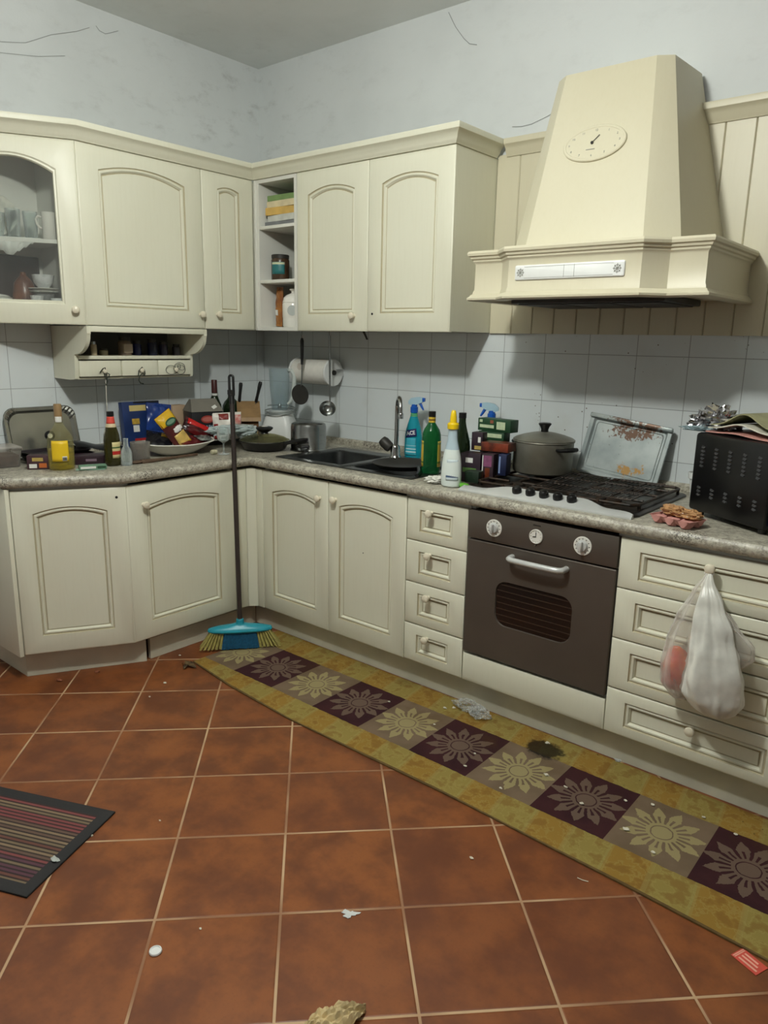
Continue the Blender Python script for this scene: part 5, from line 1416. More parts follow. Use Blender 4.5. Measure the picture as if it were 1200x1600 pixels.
part('jar_glass', MB().lathe([(0, 0), (.044, 0), (.046, .006), (.046, .105), (0, .105)], 30), pm('dark_preserve', rgb(60, 44, 40), .2, var=.4, scale=30), t)
part('lid', MB().lathe([(0, .104), (.044, .104), (.044, .118), (0, .118)], 30), flat('pink_lid', 150, 110, 110, .4), t)
mb = MB(); mb.grid(lambda u, v: (.0466 * math.cos(math.radians(-55 + 80 * u)), .0466 * math.sin(math.radians(-55 + 80 * u)), .018 + .07 * v), 10, 3); part('label', mb, flat('pale_jar_paper', 190, 184, 176), t, solid=.0004)
t = thing('glass_jar', 'small clear jar half hidden at the right of the middle corner shelf', 'jar', (.600, -.275, 1.7435), (0, 0, 0), local=True)
part('jar_glass', MB().lathe([(0, 0), (.022, 0), (.022, .09), (.015, .10), (.015, .12), (0, .12)], 20), GLASS, t)
part('stopper', MB().lathe([(0, .12), (.018, .12), (.010, .135), (.014, .148), (0, .15)], 16), GLASS, t)
t = thing('ceramic_canister', 'white ceramic canister with a knobbed lid, bottom corner shelf', 'canister', (.535, -.255, 1.5085), (0, 0, 0), local=True)
part('canister_body', MB().lathe([(0, 0), (.050, 0), (.054, .006), (.055, .04), (.0545, .046), (.056, .05), (.056, .115), (.054, .12), (.056, .124), (.052, .135), (0, .136)], 36), CERAMIC, t)
part('lid', MB().lathe([(0, .135), (.052, .135), (.050, .146), (.036, .160), (.016, .168), (.009, .172), (.009, .180), (.018, .186), (.019, .190), (.012, .194), (0, .194)], 30), CERAMIC, t)
ell_patch(t, RZ(40) @ T(0, 0, .083), .024, .026, flat('grey_ring_print', 176, 182, 178), 'oval_print', -.0568)
packet('pasta_packet', 'slim orange-brown food packet standing left in the bottom corner shelf', frame(.420, -.250, 1.513, -10, 0, 4), .062, .20, .035, pm('orange_brown_film', rgb(176, 120, 60), .3, var=.3, scale=18, col2=rgb(120, 66, 30)), seed=17, bands=[('white_patch', .1, .7, .28, .42, WHT, None)])
packet('pasta_packet', 'dark packet in the shade behind the ceramic canister', frame(.500, -.15, 1.509, -35), .08, .15, .035, flat('dark_brown_film', 44, 34, 34, .35, .4), seed=19)

# ------------------------------------------------------------------ inside the glass cabinet
def gp(a, b, z): v = G60 @ Vector((a, b, z)); return (v.x, v.y, z)
zs_ = 1.8385
def glass_at(a, b, lab, h=.10, r=.030, nm='drinking_glass'):
    p = gp(a, b, zs_); return single(nm, MB(T(*p)).lathe([(0, 0), (r * .8, 0), (r * .82, .004), (r, h), (r - .0018, h), (r * .76, .007), (0, .007)], 24), GLASS, lab, 'glass', 'glasses in the display cabinet')
glass_at(-.395, .085, 'clear tumbler, leftmost on the display cabinet shelf', .085, .034)
glass_at(-.325, .10, 'clear tumbler second from the left on the display cabinet shelf', .10, .032)
glass_at(-.260, .075, 'tall clear tumbler in the middle of the display cabinet shelf', .115, .030)
glass_at(-.195, .090, 'clear tumbler nearest to the white mug in the display cabinet', .11, .030)
t = thing('mug', 'tall white mug with a handle on the display cabinet shelf', 'mug', gp(-.122, .062, zs_), (0, 0, math.radians(60)), local=True)
part('mug_body', MB().lathe([(0, 0), (.026, 0), (.028, .004), (.028, .09), (.031, .108), (.0285, .108), (.026, .09), (.026, .006), (0, .005)], 28), CERAMIC, t)
mb = MB(); mb.tube([(-.026, 0, .088), (-.042, 0, .092), (-.050, 0, .080), (-.046, 0, .060), (-.036, 0, .046), (-.026, 0, .044)], .0045, 8); part('handle', mb, CERAMIC, t)
p = gp(-.33, .120, zs_)
mb = MB(T(p[0], p[1], zs_ + .089) @ RZ(60) @ RX(82)); mb.lathe([(0, 0), (.045, 0), (.078, .012), (.086, .018), (.084, .020), (.045, .004), (0, .004)], 40)
single('china_plate', mb, pm('speckled_china', rgb(226, 226, 214), .2, var=.25, scale=40), 'white plate propped upright at the back of the display cabinet', 'plate')
def cup(a, b, z, r, h, lab, group='cups and bowls in the display cabinet', col=None):
    p = gp(a, b, z)
    m = col or pm('blue_white_china', rgb(226, 228, 228), .18, var=.35, scale=36)
    return single('china_cup', MB(T(*p)).lathe([(0, 0), (r * .5, 0), (r * .55, .006), (r * .85, h * .4), (r, h), (r - .003, h), (r * .8, h * .4), (r * .45, .01), (0, .009)], 28), m, lab, 'cup', group)
def saucer(a, b, z, r, lab):
    p = gp(a, b, z)
    return single('saucer', MB(T(*p)).lathe([(0, 0), (r * .5, 0), (r, .010), (r, .012), (r * .5, .004), (0, .004)], 32), CERAMIC, lab, 'saucer', 'saucers in the display cabinet')
zf = UB + .0205
# lower compartment: stacks of bowls, saucers and cups in front of an added board that darkens the back
GCH = pm('grey_china', rgb(150, 152, 150), .25, var=.4, scale=40)
cup(-.165, .105, zf, .042, .060, 'grey-patterned bowl at the bottom of the right stack in the display cabinet', col=GCH)
cup(-.165, .105, zf + .0605, .043, .045, 'second grey-patterned bowl of the right stack in the display cabinet', col=GCH)
saucer(-.165, .105, zf + .106, .058, 'saucer in the middle of the right stack in the display cabinet')
saucer(-.165, .105, zf + .1185, .062, 'saucer directly under the top cup of the right stack')
cup(-.165, .105, zf + .131, .046, .055, 'blue-patterned white cup on top of the right stack in the display cabinet')
for k in range(5): saucer(-.19, .050, zf + .0125 * k, .040, ['lowest', 'second', 'middle', 'fourth', 'topmost'][k] + ' small saucer of the pile at the front of the display cabinet')
cup(-.19, .050, zf + .063, .028, .034, 'small white cup on the front pile of small saucers, left one')
for k in range(3): saucer(-.112, .048, zf + .0125 * k, .032, ['lowest', 'middle', 'topmost'][k] + ' tiny saucer of the pile nearest the glass door knob')
cup(-.112, .048, zf + .038, .026, .050, 'small white cup near the glass door knob')
p = gp(-.345, .090, zf)
t = thing('soup_tureen', 'wide white lidded dish at the left edge of the display cabinet floor', 'dish', p, (0, 0, 0), local=True)
part('dish_body', MB().lathe([(0, 0), (.04, 0), (.05, .03), (.056, .085), (.059, .088), (.054, .088), (.045, .03), (0, .008)], 32), CERAMIC, t)
part('lid', MB().lathe([(0, .087), (.053, .087), (.04, .096), (0, .102)], 32), CERAMIC, t)
p = gp(-.245, .135, zf)
mb = MB(T(p[0], p[1], zf)); mb.lathe([(0, 0), (.035, 0), (.046, .04), (.048, .10), (.040, .15), (.025, .17), (.012, .185), (.012, .195), (0, .20)], 30)
single('clay_pot', mb, pm('terracotta_brown_glaze', rgb(138, 84, 58), .3, var=.5, scale=14, col2=rgb(70, 44, 40)), 'tall brown terracotta pot in the lower part of the display cabinet', 'pot')
mb = MB(); mb.box(.0095, .018, -1.62, -1.320, zf, zf + .27, .003)  # made-up backing board, makes the lower compartment look dark
single('darkening_board', mb, flat('darkening_board_brown', 52, 38, 36, .4, .3), 'added dark brown board that darkens the back of the display cabinet', 'tray')
# doily hanging over the shelf edge
mb = MB()
dv = G60
n = 28
e0, e1 = -.40, -.155
rows = [[], []]
pl_ = []
for i in range(n + 1):
    u = i / n; a = e0 + (e1 - e0) * u
    drop = .075 * (1 - abs(2 * u - 1)) + .004 * math.sin(u * 60)
    pl_.append((a, 1.8395, drop))
mb.M = G60
L1 = [(a, .044, z + .0006) for a, z, d in pl_]; L2 = [(a, .042, z - .002) for a, z, d in pl_]; L3 = [(a, .040 + .002 * math.sin(k * 1.3), z - max(d, .004)) for k, (a, z, d) in enumerate(pl_)]; L0_ = [(a, .10, z + .0006) for a, z, d in pl_]
mb.add(L0_ + L1 + L2 + L3, [[r * (n + 1) + i, r * (n + 1) + i + 1, (r + 1) * (n + 1) + i + 1, (r + 1) * (n + 1) + i] for r in range(3) for i in range(n)])
def mk_lace():
    m, nt, bs = mat_new('white_lace')
    v, x, y, z = coords(nt)
    vo = nt.nodes.new('ShaderNodeTexVoronoi'); vo.inputs['Scale'].default_value = 130; nt.links.new(v, vo.inputs['Vector'])
    al = E(nt, vo.outputs['Distance']).gt(.18)
    bs.inputs['Base Color'].default_value = rgb(226, 230, 224); bs.inputs['Roughness'].default_value = .9
    nt.links.new(al.s, bs.inputs['Alpha'])
    return m
single('lace_doily', mb, mk_lace(), 'white lace doily hanging in a point over the display cabinet shelf', 'doily', solid=.0008)

# ------------------------------------------------------------------ floor coverings
def mk_runner():
    m, nt, bs = mat_new('sunflower_runner_weave')
    v, x, y, z = coords(nt)
    wob = noise(nt, v, 40, 3)
    P = .24625
    k = (x - .999) / P + 40
    a = (k.fract() - .5) * .92 + (wob - .5) * .03
    b = (y + .918) / .27 + (wob - .5) * .03
    r = (a * a + b * b).sqrt()
    th = b._m('ARCTAN2', a)
    fs = noise(nt, v, 160, 3)
    t1 = (((th * (11 / (2 * PI))) + 20).fract() - .5).abs() * 2
    w1 = ((r * -1) + .475 + (fs - .5) * .06) / .29
    big = t1.lt(w1 * 1.55) * r.gt(.13)
    vein = t1.gt((r - .14) * 3.2 + .25) * r.gt(.17) * r.lt(.33) * t1.gt(.74)
    mid = t1.lt(.20) * r.gt(.18) * r.lt(.30)
    disc = r.lt(.115)
    flower = (big * (vein.max(mid).inv())).max(disc)
    dark = (k / 2).fract().lt(.5)
    n = noise(nt, v, 9, 3)
    bgd = mix(nt, n.step(.3, .7), rgb(62, 34, 36), rgb(50, 28, 32)); fld = rgb(112, 94, 80)
    bgl = mix(nt, n.step(.3, .7), rgb(116, 98, 80), rgb(104, 88, 70)); fll = rgb(150, 138, 98)
    inner = mix(nt, dark, mix(nt, flower * .9, bgl, fll), mix(nt, flower * .72, bgd, fld))
    # yellow border: alternating ochre and olive blocks with a leafy vine
    kb = ((x - .90) / .1231 + 40 + (y * 1.0))
    blk = (kb / 2).fract().step(.45, .55)
    n5 = noise(nt, v, 22, 4, .6)
    vine = ((n5 - .5).abs()).lt(.022)
    bord = mix(nt, blk * .75, rgb(140, 110, 50), rgb(138, 126, 70))
    bord = mix(nt, n5.step(.5, .62) * .55, bord, rgb(122, 88, 42))
    seam = ((kb.fract() - .5).abs()).gt(.44)
    bord = mix(nt, seam * .25, bord, rgb(152, 144, 90))
    bord = mix(nt, vine * .3, bord, rgb(156, 142, 84))
    inr = (b.abs()).lt(.552)
    col = mix(nt, inr, bord, inner)
    # scorch mark and grime
    dx = (x - 2.352) / .075; dy = (y + .735) / .058
    rs = (dx * dx + dy * dy).sqrt() + (noise(nt, v, 40, 4, .7) - .5) * 1.0
    col = mix(nt, rs.step(1.15, .75) * .88, col, rgb(20, 19, 18))
    grime = noise(nt, v, 4.5, 4, .7).step(.48, .75)
    col = mix(nt, grime * .35 * y.step(-1.0, -.72), col, rgb(96, 66, 24))
    specks = noise(nt, v, 75, 2).step(.70, .74)
    col = mix(nt, specks * .6 * y.step(-.85, -.7), col, rgb(50, 38, 22))
    nt.links.new(col, bs.inputs['Base Color'])
    bs.inputs['Roughness'].default_value = .95; bs.inputs['Specular IOR Level'].default_value = .15
    bump(nt, bs, noise(nt, v, 420, 2), .5, .0015)
    return m
def front(x):
    pts = [(.785, -1.125), (1.1, -1.168), (1.5, -1.192), (2.24, -1.186), (2.84, -1.202), (3.21, -1.220), (3.55, -1.232)]
    for (xa, ya), (xb, yb) in zip(pts[:-1], pts[1:]):
        if x <= xb: return ya + (yb - ya) * max(0, (x - xa)) / (xb - xa)
    return pts[-1][1]
mb = MB(); nx, ny = 90, 12
def rugf(u, v, dz=0):
    x = .787 + (3.55 - .787) * u
    yb_ = -.622 - .012 * u
    y = yb_ + (front(x) - yb_) * v
    x2 = x + (.012 * (1 - v) * (1 - u))
    z = .0085 + .0015 * math.sin(x * 7) * (v > .99) + .002 * max(0, math.sin(x * 3.1 + 1)) * (1 - v)
    return (x2, y, z + dz)
mb.grid(lambda u, v: rugf(u, v), nx, ny)
ring = [(i / nx, 0) for i in range(nx + 1)] + [(1, j / ny) for j in range(1, ny + 1)] + [(1 - i / nx, 1) for i in range(1, nx + 1)] + [(0, 1 - j / ny) for j in range(1, ny)]
top_ = [rugf(*q) for q in ring]
out_ = []
cxr, cyr = 2.1, -.9
def outp(p, d, z):
    x, y, _ = p
    return (x + (d if x > 3.54 else (-d if x < .80 else 0)), y + (d if y > -.70 else (-d if y < -1.1 else 0)), z)
mid_ = [outp(p, .004, .006) for p in top_]; bot_ = [outp(p, .004, .0012) for p in top_]
mb.loft([top_, mid_, bot_], False, True, 1)
mb.add(bot_, [list(range(len(bot_)))], 1)
single('runner_rug', mb, [mk_runner(), flat('brown_rug_binding', 104, 82, 44, .95, .3, scale=40)], 'long yellow-bordered kitchen runner with sunflower squares on the floor', 'rug')

def mk_mat():
    m, nt, bs = mat_new('striped_doormat')
    v, x, y, z = coords(nt, 'uv')
    L_, W_ = .66, .378
    inx = ((x - .5).abs()).lt(.5 - .035 / L_); iny = ((y - .5).abs()).lt(.5 - .036 / W_)
    st = noise(nt, comb(nt, 0.0, y * 1.0, 4.2), 17, 2, .6)
    wn = nt.nodes.new('ShaderNodeTexWhiteNoise'); wn.noise_dimensions = '1D'
    kk = y * 27 + 3; nt.links.new((kk / 1.0).floor().s, wn.inputs['W'])
    cr = nt.nodes.new('ShaderNodeValToRGB'); cr.color_ramp.interpolation = 'CONSTANT'
    els = [(0, rgb(96, 74, 62)), (.2, rgb(122, 62, 62)), (.38, rgb(112, 96, 74)), (.55, rgb(84, 50, 62)), (.72, rgb(128, 108, 84)), (.88, rgb(100, 60, 50))]
    cr.color_ramp.elements[0].color = els[0][1]; cr.color_ramp.elements[1].position = els[1][0]; cr.color_ramp.elements[1].color = els[1][1]
    for p_, c_ in els[2:]:
        e = cr.color_ramp.elements.new(p_); e.color = c_
    nt.links.new(wn.outputs['Value'], cr.inputs[0])
    gap = kk.fract().lt(.42)
    n = noise(nt, comb(nt, x * 40, y * 200, 0.0), 3, 3)
    c = mix(nt, gap * .9, cr.outputs[0], rgb(34, 24, 22))
    c = mix(nt, n.step(.5, .8) * .3, c, rgb(40, 30, 28))
    c = mix(nt, inx * iny, rgb(38, 37, 38), c)
    nt.links.new(c, bs.inputs['Base Color']); bs.inputs['Roughness'].default_value = .8
    bump(nt, bs, gap.inv() + n * .3, .5, .003)
    return m
mang = math.degrees(math.atan2(.177, .397))
mb = MB(T(1.520, -1.951, .0012) @ RZ(mang))
# local: x runs back from the corner along the long edge (negative), y runs down the short edge (negative)
Lm, Wm = .66, .378
mb.loft([[(-Lm, -Wm, 0), (0, -Wm, 0), (0, 0, 0), (-Lm, 0, 0)], [(-Lm, -Wm, .005), (0, -Wm, .005), (0, 0, .005), (-Lm, 0, .005)]], True, True, 1)
mb.grid(lambda u, v: (-Lm + .002 + (Lm - .004) * u, -Wm + .002 + (Wm - .004) * v, .0056), 4, 4)
single('doormat', mb, [mk_mat(), flat('mat_rubber_edge', 34, 33, 34, .8)], 'dark doormat with brown and red stripes at the left edge of the floor', 'mat')

# ------------------------------------------------------------------ broom
t = thing('broom', 'turquoise-headed broom with a dark handle leaning on the worktop corner', 'broom', (.82, -.883, .01))
B0 = Vector((.820, -.883, .135)); B1 = Vector((.637, -.752, 1.27))
dB = (B1 - B0).normalized()
mb = MB(); mb.tube([B0, B0 + dB * .3, B0 + dB * .6, B0 + dB * (1.04)], .0115, 14)
part('handle', mb, flat('dark_brown_metal_tube', 52, 42, 38, .35, .25), t)
# hanger cap with a slot
mb = MB(); C0 = B0 + dB * 1.03
up_ = dB; sd = Vector((.77, .64, 0)); sd = (sd - up_ * sd.dot(up_)).normalized()
mb.tube([C0, C0 + dB * .035], [.0135, .013], 14)
a_ = C0 + dB * .035; top2 = C0 + dB * .125
lp = []
for k in range(7): aa = PI * k / 6; lp.append(top2 + sd * (.0095 * math.cos(aa)) + up_ * (.0095 * math.sin(aa)))
lp2 = []
for k in range(7): aa = PI + PI * k / 6; lp2.append(a_ + up_ * .008 + sd * (.0095 * math.cos(aa)) + up_ * (.006 * math.sin(aa)))
mb.tube(lp + lp2, .0062, 10, closed=True)
part('hanging_cap', mb, BLACK, t)
HM_ = T(.820, -.883, 0) @ RZ(51)
CYAN = flat('turquoise_plastic', 34, 150, 170, .35, .15); DBLUE = flat('teal_blue_bristles', 10, 84, 120, .7, .35, scale=120)
mb = MB(HM_)
def ov(rx, ry, z, n=40, e=2.4): 
    L = []
    for i in range(n):
        a = 2 * PI * i / n; c, s = math.cos(a), math.sin(a)
        L.append((rx * math.copysign(abs(c) ** (2 / e), c), ry * math.copysign(abs(s) ** (2 / e), s), z))
    return L
mb.loft([ov(.148, .034, .092), ov(.152, .037, .098), ov(.148, .034, .108), ov(.11, .026, .118), ov(.05, .02, .124), ov(.02, .018, .130), ov(.017, .017, .150), ov(.015, .015, .152)], True)
part('head', mb, CYAN, t)
mb = MB(HM_)
rnd = random.Random(4)
for i in range(26):
    u = -1 + 2 * i / 25
    for j in (-1, 0, 1):
        x0_ = .068 * u; x1_ = .083 * u
        mb.tube([(x0_, j * .018, .094), (x1_, j * .030, .012 + rnd.random() * .004)], [.0055, .0065], 6)
part('blue_bristles', mb, DBLUE, t, kind='stuff', label='solid blue middle bristles')
YB = flat('yellow_green_bristles', 172, 162, 92, .7, .25, scale=60)
for sgn in (-1, 1):
    mb = MB(HM_)
    for i in range(6):
        for j in (-1, 0, 1):
            x0_ = sgn * (.080 + .011 * i); x1_ = sgn * (.095 + .018 * i)
            for q in range(3):
                mb.tube([(x0_ + (q - 1) * .002, j * .016, .094), (x1_ + (q - 1) * .004, j * .028, .012 + rnd.random() * .005)], [.002, .0026], 5)
    part('yellow_bristles', mb, YB, t, kind='stuff', label='yellow-green splayed bristles')

# ------------------------------------------------------------------ carrier bag on the drawer knob
t = thing('carrier_bag', 'white translucent plastic carrier bag hanging from the top right drawer knob', 'bag', (2.87, -.74, .36))
from mathutils import noise as mnoise
def baglobe(rows, folds, seed, seg=72, n=40, off=.10):
    """rows: z, cx, cy, rx, ry from top to bottom"""
    rows = sorted(rows, key=lambda r: -r[0]); loops = []
    for a in range(n + 1):
        z = rows[0][0] + (rows[-1][0] - rows[0][0]) * a / n
        for r0_, r1_ in zip(rows[:-1], rows[1:]):
            if z <= r0_[0] + 1e-9 and z >= r1_[0] - 1e-9:
                f = (r0_[0] - z) / (r0_[0] - r1_[0]); f = f * f * (3 - 2 * f) * .5 + f * .5
                q = [r0_[i] + (r1_[i] - r0_[i]) * f for i in range(5)]; break
        L = []
        for i in range(seg):
            ph = 2 * PI * i / seg
            fold = (.35 + .65 * (1 - a / n) ** .7) * sum(am * math.sin(k * ph + p + z * tw) for k, am, p, tw in folds)
            fold += .20 * mnoise.noise(Vector((math.cos(ph) * 1.6 + seed, math.sin(ph) * 1.6, z * 11))) + .06 * mnoise.noise(Vector((math.cos(ph) * 5 + seed, math.sin(ph) * 5, z * 26)))
            k = 1 + fold
            y = q[2] + q[4] * k * math.sin(ph)
            L.append((q[1] + q[3] * k * math.cos(ph), min(y, -.672), z))
        loops.append(L)
    return loops
BAGM = clear('thin_white_polythene', (.95, .95, .92, 1), .66, .28, white=rgb(240, 240, 232), wrinkle=.35, wscale=22)
BAGS = clear('sheer_polythene', (.95, .93, .91, 1), .20, .22, white=rgb(232, 228, 222), wrinkle=.4, wscale=26)
mb = MB(); mb.loft(baglobe([(.778, 2.829, -.690, .008, .007), (.755, 2.832, -.700, .015, .010), (.70, 2.850, -.720, .038, .022), (.62, 2.868, -.738, .060, .036), (.54, 2.880, -.750, .075, .048), (.47, 2.888, -.752, .086, .056), (.41, 2.893, -.752, .082, .056), (.365, 2.900, -.750, .055, .038), (.350, 2.905, -.748, .015, .012)],
                            [(4, .09, 0, 6), (9, .06, 1, -5), (15, .03, 2, 8)], 3), True)
part('bag_body', mb, BAGM, t, ang=60)
mb = MB(); mb.loft(baglobe([(.775, 2.826, -.692, .006, .006), (.72, 2.818, -.712, .024, .016), (.64, 2.800, -.724, .042, .026), (.56, 2.785, -.732, .050, .036), (.48, 2.780, -.735, .052, .042), (.42, 2.785, -.735, .046, .040), (.375, 2.795, -.735, .026, .022), (.365, 2.80, -.735, .008, .008)],
                            [(5, .05, 1, 5), (8, .04, 0, -6)], 9), True)
part('bag_side_pouch', mb, BAGS, t, ang=60, label='sheer side of the bag over the red packet')
mb = MB(); mb.loft(baglobe([(.700, 2.862, -.712, .010, .006), (.64, 2.900, -.715, .030, .014), (.585, 2.945, -.722, .045, .022), (.55, 2.955, -.722, .040, .022), (.515, 2.950, -.720, .018, .012), (.510, 2.948, -.72, .006, .006)],
                            [(4, .10, 0, 8), (7, .08, 1, -9)], 15, 48, 24), True)
part('bag_handle_flap', mb, BAGS, t, ang=60)
mb = MB(); mb.tube([(2.818, -.690, .772), (2.819, -.684, .788), (2.828, -.6835, .8005), (2.837, -.684, .788), (2.838, -.690, .772)], [.005, .004, .0035, .004, .005], 8)
part('bag_handle', mb, BAGM, t)
mb = MB(); crumple(mb, (2.885, -.745, .445), (.052, .038, .062), 0, 1.6, 51, .35)
single('wrapped_bundle', mb, flat('white_wrapped_paper', 232, 230, 222, .6, .1), 'white bundle inside the hanging carrier bag', 'bundle', ang=60)
mb = MB(); crumple(mb, (2.781, -.735, .462), (.046, .032, .072), 0, 2.0, 57, .14)
single('tomato_packet', mb, pm('red_orange_film', rgb(206, 62, 34), .18, var=.3, scale=22, col2=rgb(226, 120, 60), bmp=.5), 'shiny red-orange packet seen through the left side of the hanging bag', 'packet', ang=40)

# ------------------------------------------------------------------ litter on the floor and runner
mb = MB(); crumple(mb, (1.985, -.672, .030), (.060, .032, .020), .0115, 2.2, 61, .45); crumple(mb, (2.045, -.692, .028), (.045, .034, .018), .0115, 2.2, 63, .45)
single('clear_wrapper', mb, clear('crinkled_clear_film', (.95, .96, .95, 1), .06, .05, white=(.8, .82, .82, 1), wrinkle=.7, wscale=50, spec=.7), 'crinkled clear plastic wrapper on the runner against the plinth', 'wrapper', ang=15)
mb = MB(T(2.078, -2.174, .0012)); mb.lathe([(0, 0), (.0145, 0), (.0155, .002), (.0145, .0055), (.0125, .006), (.0115, .0035), (0, .0030)], 28)
single('bottle_cap', mb, WHITEP, 'small round white cap lying on the tiles in the foreground', 'cap')
mb = MB(T(2.348, -1.777, .0012) @ RZ(40)); pts = []
for k in range(22):
    a = 2 * PI * k / 22; r_ = .019 * (1 + .35 * math.sin(3 * a + 1) + .22 * math.sin(7 * a)); pts.append((r_ * 1.05 * math.cos(a), r_ * .62 * math.sin(a)))
mb.prism(pts, 0, .0012)
single('torn_label', mb, flat('white_torn_paper', 205, 208, 206, .6), 'torn scrap of white paper stuck on a grout line of the floor', 'paper scrap')
mb = MB(T(2.535, -2.030, .002) @ RZ(66))
def leaf(u, v):
    w = .034 * (math.sin(PI * min(1, u * .95 + .05)) ** .7)
    y = (v - .5) * 2 * w
    return (-.075 + .15 * u, y, .009 + .014 * (1 - (2 * v - 1) ** 2) * math.sin(PI * u) + .006 * math.sin(17 * u + 9 * v) + .004 * math.sin(31 * v + 12 * u) + .003 * math.sin(43 * u - 20 * v))
mb.grid(leaf, 26, 16)
single('crumpled_paper', mb, pm('crumpled_tan_paper', rgb(214, 192, 144), .8, var=.35, scale=30, bmp=.8), 'crumpled tan paper scrap at the bottom edge of the floor', 'paper', solid=.002, ang=15)
# red ticket
t = thing('ticket', 'small red ticket with pale print on the tiles by the runner', 'ticket', (3.178, -1.252, .001), (0, 0, math.atan2(-.025, .062)), local=True)
mb = MB(); mb.box(-.034, .034, -.0225, .0225, 0, .0012)
part('card', mb, flat('coral_red_paper', 214, 84, 70, .5, .15, scale=60), t)
PK = flat('pale_pink_print', 236, 176, 156)
for k, (xx_, ln) in enumerate(((-.030, .040), (-.026, .038))):
    part('stripe', MB().box(xx_ - .0012, xx_ + .0012, -ln / 2, ln / 2, .0012, .0016), PK, t)
for k, yy_ in enumerate((-.012, .0, .011)):
    part('print_line', MB().box(-.020, .028 - .006 * k, yy_ - .0026, yy_ + .0026, .0012, .0016), PK, t)
# dried curled leaf by the end of the runner
mb = MB(T(.800, -1.168, .004) @ RZ(20))
for k, (a, l) in enumerate(((10, .05), (70, .03), (150, .045), (200, .03), (300, .04))):
    mb.M = T(.800, -1.170, .004) @ RZ(a)
    mb.grid(lambda u, v, l=l: (l * u, (v - .5) * .022 * math.sin(PI * (u * .9 + .05)), .002 + .012 * math.sin(PI * u) * (.5 + v * .5)), 8, 5)
single('dried_leaf', mb, pm('dry_brown_leaf', rgb(110, 88, 54), .85, var=.4, scale=40, col2=rgb(60, 46, 30)), 'curled dry brown leaf at the far left corner of the runner', 'leaf', solid=.0012, ang=30)
CRW = flat('pale_crumb', 214, 208, 190, .8); CRB = flat('brown_chip', 142, 84, 56, .8)
def chip(name, x, y, z, s, m, label, cat, group=None, seed=0):
    mb = MB(); crumple(mb, (x, y, z + s * .25), (s, s * .7, s * .35), z, 1.5, seed, .7, 6, 10)
    return single(name, mb, m, label, cat, group, ang=20)
zr_ = .0115
ORD = ['first', 'second', 'third', 'fourth', 'fifth', 'sixth', 'seventh', 'eighth', 'ninth']
used_ = {}
def crumb_label(x, y):
    sq = int((x - .999) // .24625)
    where = ('yellow runner border beside the %s square from the broom' if y > -.77 else '%s full sunflower square from the broom') % ORD[sq]
    base = 'pale crumb on the ' + where
    used_[base] = used_.get(base, 0) + 1
    return base if used_[base] == 1 else base.replace('pale crumb', ['', '', 'second pale crumb', 'third pale crumb'][used_[base]])
for k, (x, y, s) in enumerate([(1.703, -.836, .005), (1.904, -.727, .008), (1.93, -.70, .007), (2.341, -.690, .009), (2.437, -.88, .008), (2.52, -.90, .006), (2.60, -.95, .007), (2.70, -.84, .006), (2.776, -.803, .007), (2.76, -.98, .009), (2.86, -1.03, .006), (2.20, -1.02, .006), (2.18, -.93, .005), (1.95, -.86, .005), (2.36, -1.05, .005), (3.02, -.78, .006), (2.92, -.76, .006)]):
    chip('crumb', x, y, zr_, s, CRW, crumb_label(x, y), 'crumb', 'crumbs on the runner', k)
for k, (x, y, s) in enumerate([(.87, -1.335, .008), (.678, -1.127, .006), (1.565, -2.055, .006), (1.656, -1.882, .004), (.93, -1.45, .005), (2.10, -2.06, .004)]):
    chip('crumb', x, y, .0012, s, CRW, ['tiny white crumb on the tiles left of the curled dry leaf', 'white crumb on the floor just behind the curled dry leaf', 'tiny pale crumb on the tile beside the striped doormat edge', 'tiny pale crumb on the tile right of the striped doormat', 'smaller pale crumb on the tiles further left of the curled dry leaf', 'tiny pale crumb on the foreground tile behind the white cap'][k], 'crumb', 'crumbs on the tiles', 40 + k)
chip('rice_grain', 2.469, -1.390, .0012, .0065, CRW, 'single pale grain on the middle tile in front of the runner', 'crumb', None, 71)
chip('onion_skin', .516, -1.624, .0012, .014, CRB, 'brown flake on the floor in front of the angled cabinet, nearer the left edge', 'flake', None, 73)
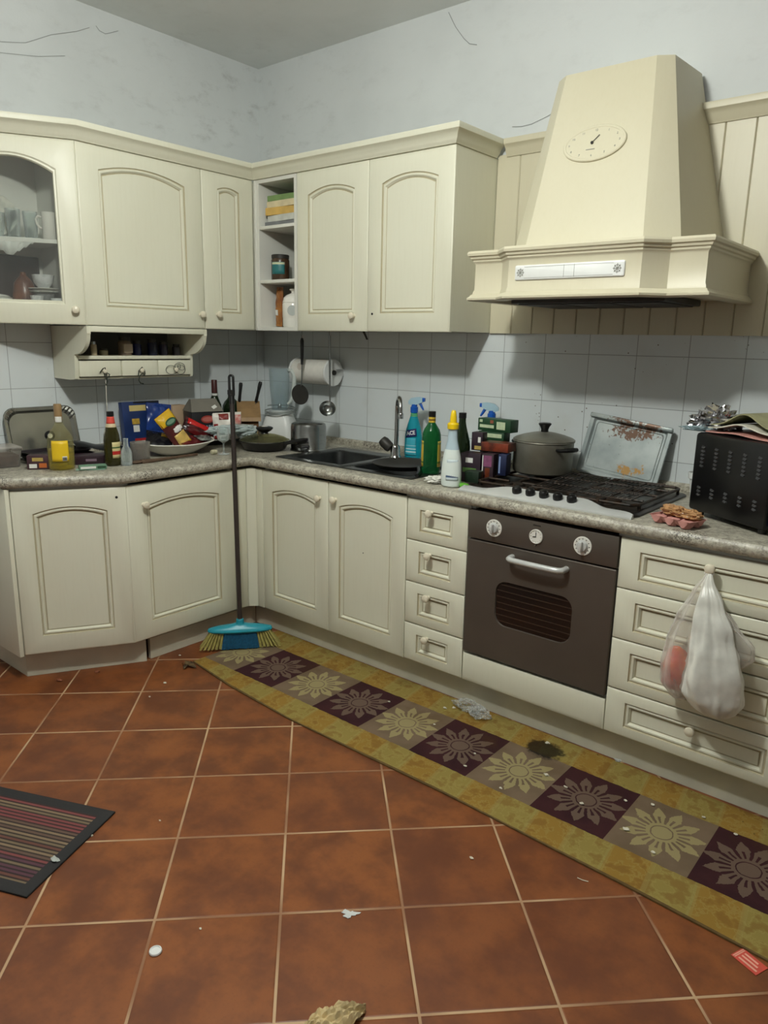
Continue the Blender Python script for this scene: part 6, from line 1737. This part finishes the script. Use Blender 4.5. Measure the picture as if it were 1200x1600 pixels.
chip('onion_skin', .561, -1.473, .0012, .013, CRB, 'brown flake on the floor near the middle of the angled plinth', 'flake', None, 75)
chip('paper_scrap', 1.595, -2.182, .0068, .013, flat('grey_white_scrap', 170, 176, 172), 'small grey-white scrap lying on the striped doormat', 'paper scrap', None, 77)
chip('glass_shard', 2.587, -.630, .0115, .012, GLASS, 'small glassy crumb against the plinth under the wide drawers', 'shard', None, 79)
mb = MB(); mb.tube([(2.735, -1.262, .0022), (2.750, -1.262, .003), (2.765, -1.256, .0022)], .0012, 5)
single('straw_bit', mb, CRW, 'short pale splinter on the tiles in front of the runner', 'splinter')
# cobweb strands on the walls
WEB = flat('grey_cobweb', 150, 152, 152, .95)
single('cobweb_strand', MB().tube([(1.276, -.003, 2.87), (1.300, -.003, 2.83), (1.317, -.003, 2.803), (1.364, -.003, 2.747), (1.395, -.003, 2.72), (1.433, -.003, 2.708)], .0012, 5), WEB, 'curved grey cobweb strand high on the back wall near the ceiling', 'cobweb')
single('cobweb_strand', MB().tube([(1.632, -.003, 2.352), (1.68, -.003, 2.346), (1.724, -.003, 2.348), (1.797, -.003, 2.366), (1.85, -.003, 2.385)], .0009, 5), WEB, 'thin cobweb strand on the back wall just left of the hood', 'cobweb')
single('cobweb_strand', MB().tube([(.003, -1.50, 2.625), (.003, -1.401, 2.626), (.003, -1.294, 2.652), (.003, -1.177, 2.717), (.003, -1.057, 2.765), (.003, -.994, 2.799)], .0008, 5), WEB, 'upper grey cobweb strand across the left wall above the glass cabinet', 'cobweb')
single('cobweb_strand', MB().tube([(.003, -1.45, 2.58), (.003, -1.405, 2.584), (.003, -1.242, 2.614), (.003, -1.12, 2.65)], .0007, 5), WEB, 'lower grey cobweb strand on the left wall above the glass cabinet', 'cobweb')
single('cobweb_strand', MB().tube([(.003, -.962, 2.816), (.003, -.945, 2.800), (.003, -.916, 2.796), (.003, -.85, 2.828)], .0008, 5), WEB, 'short sagging cobweb strand on the left wall close to the ceiling', 'cobweb')
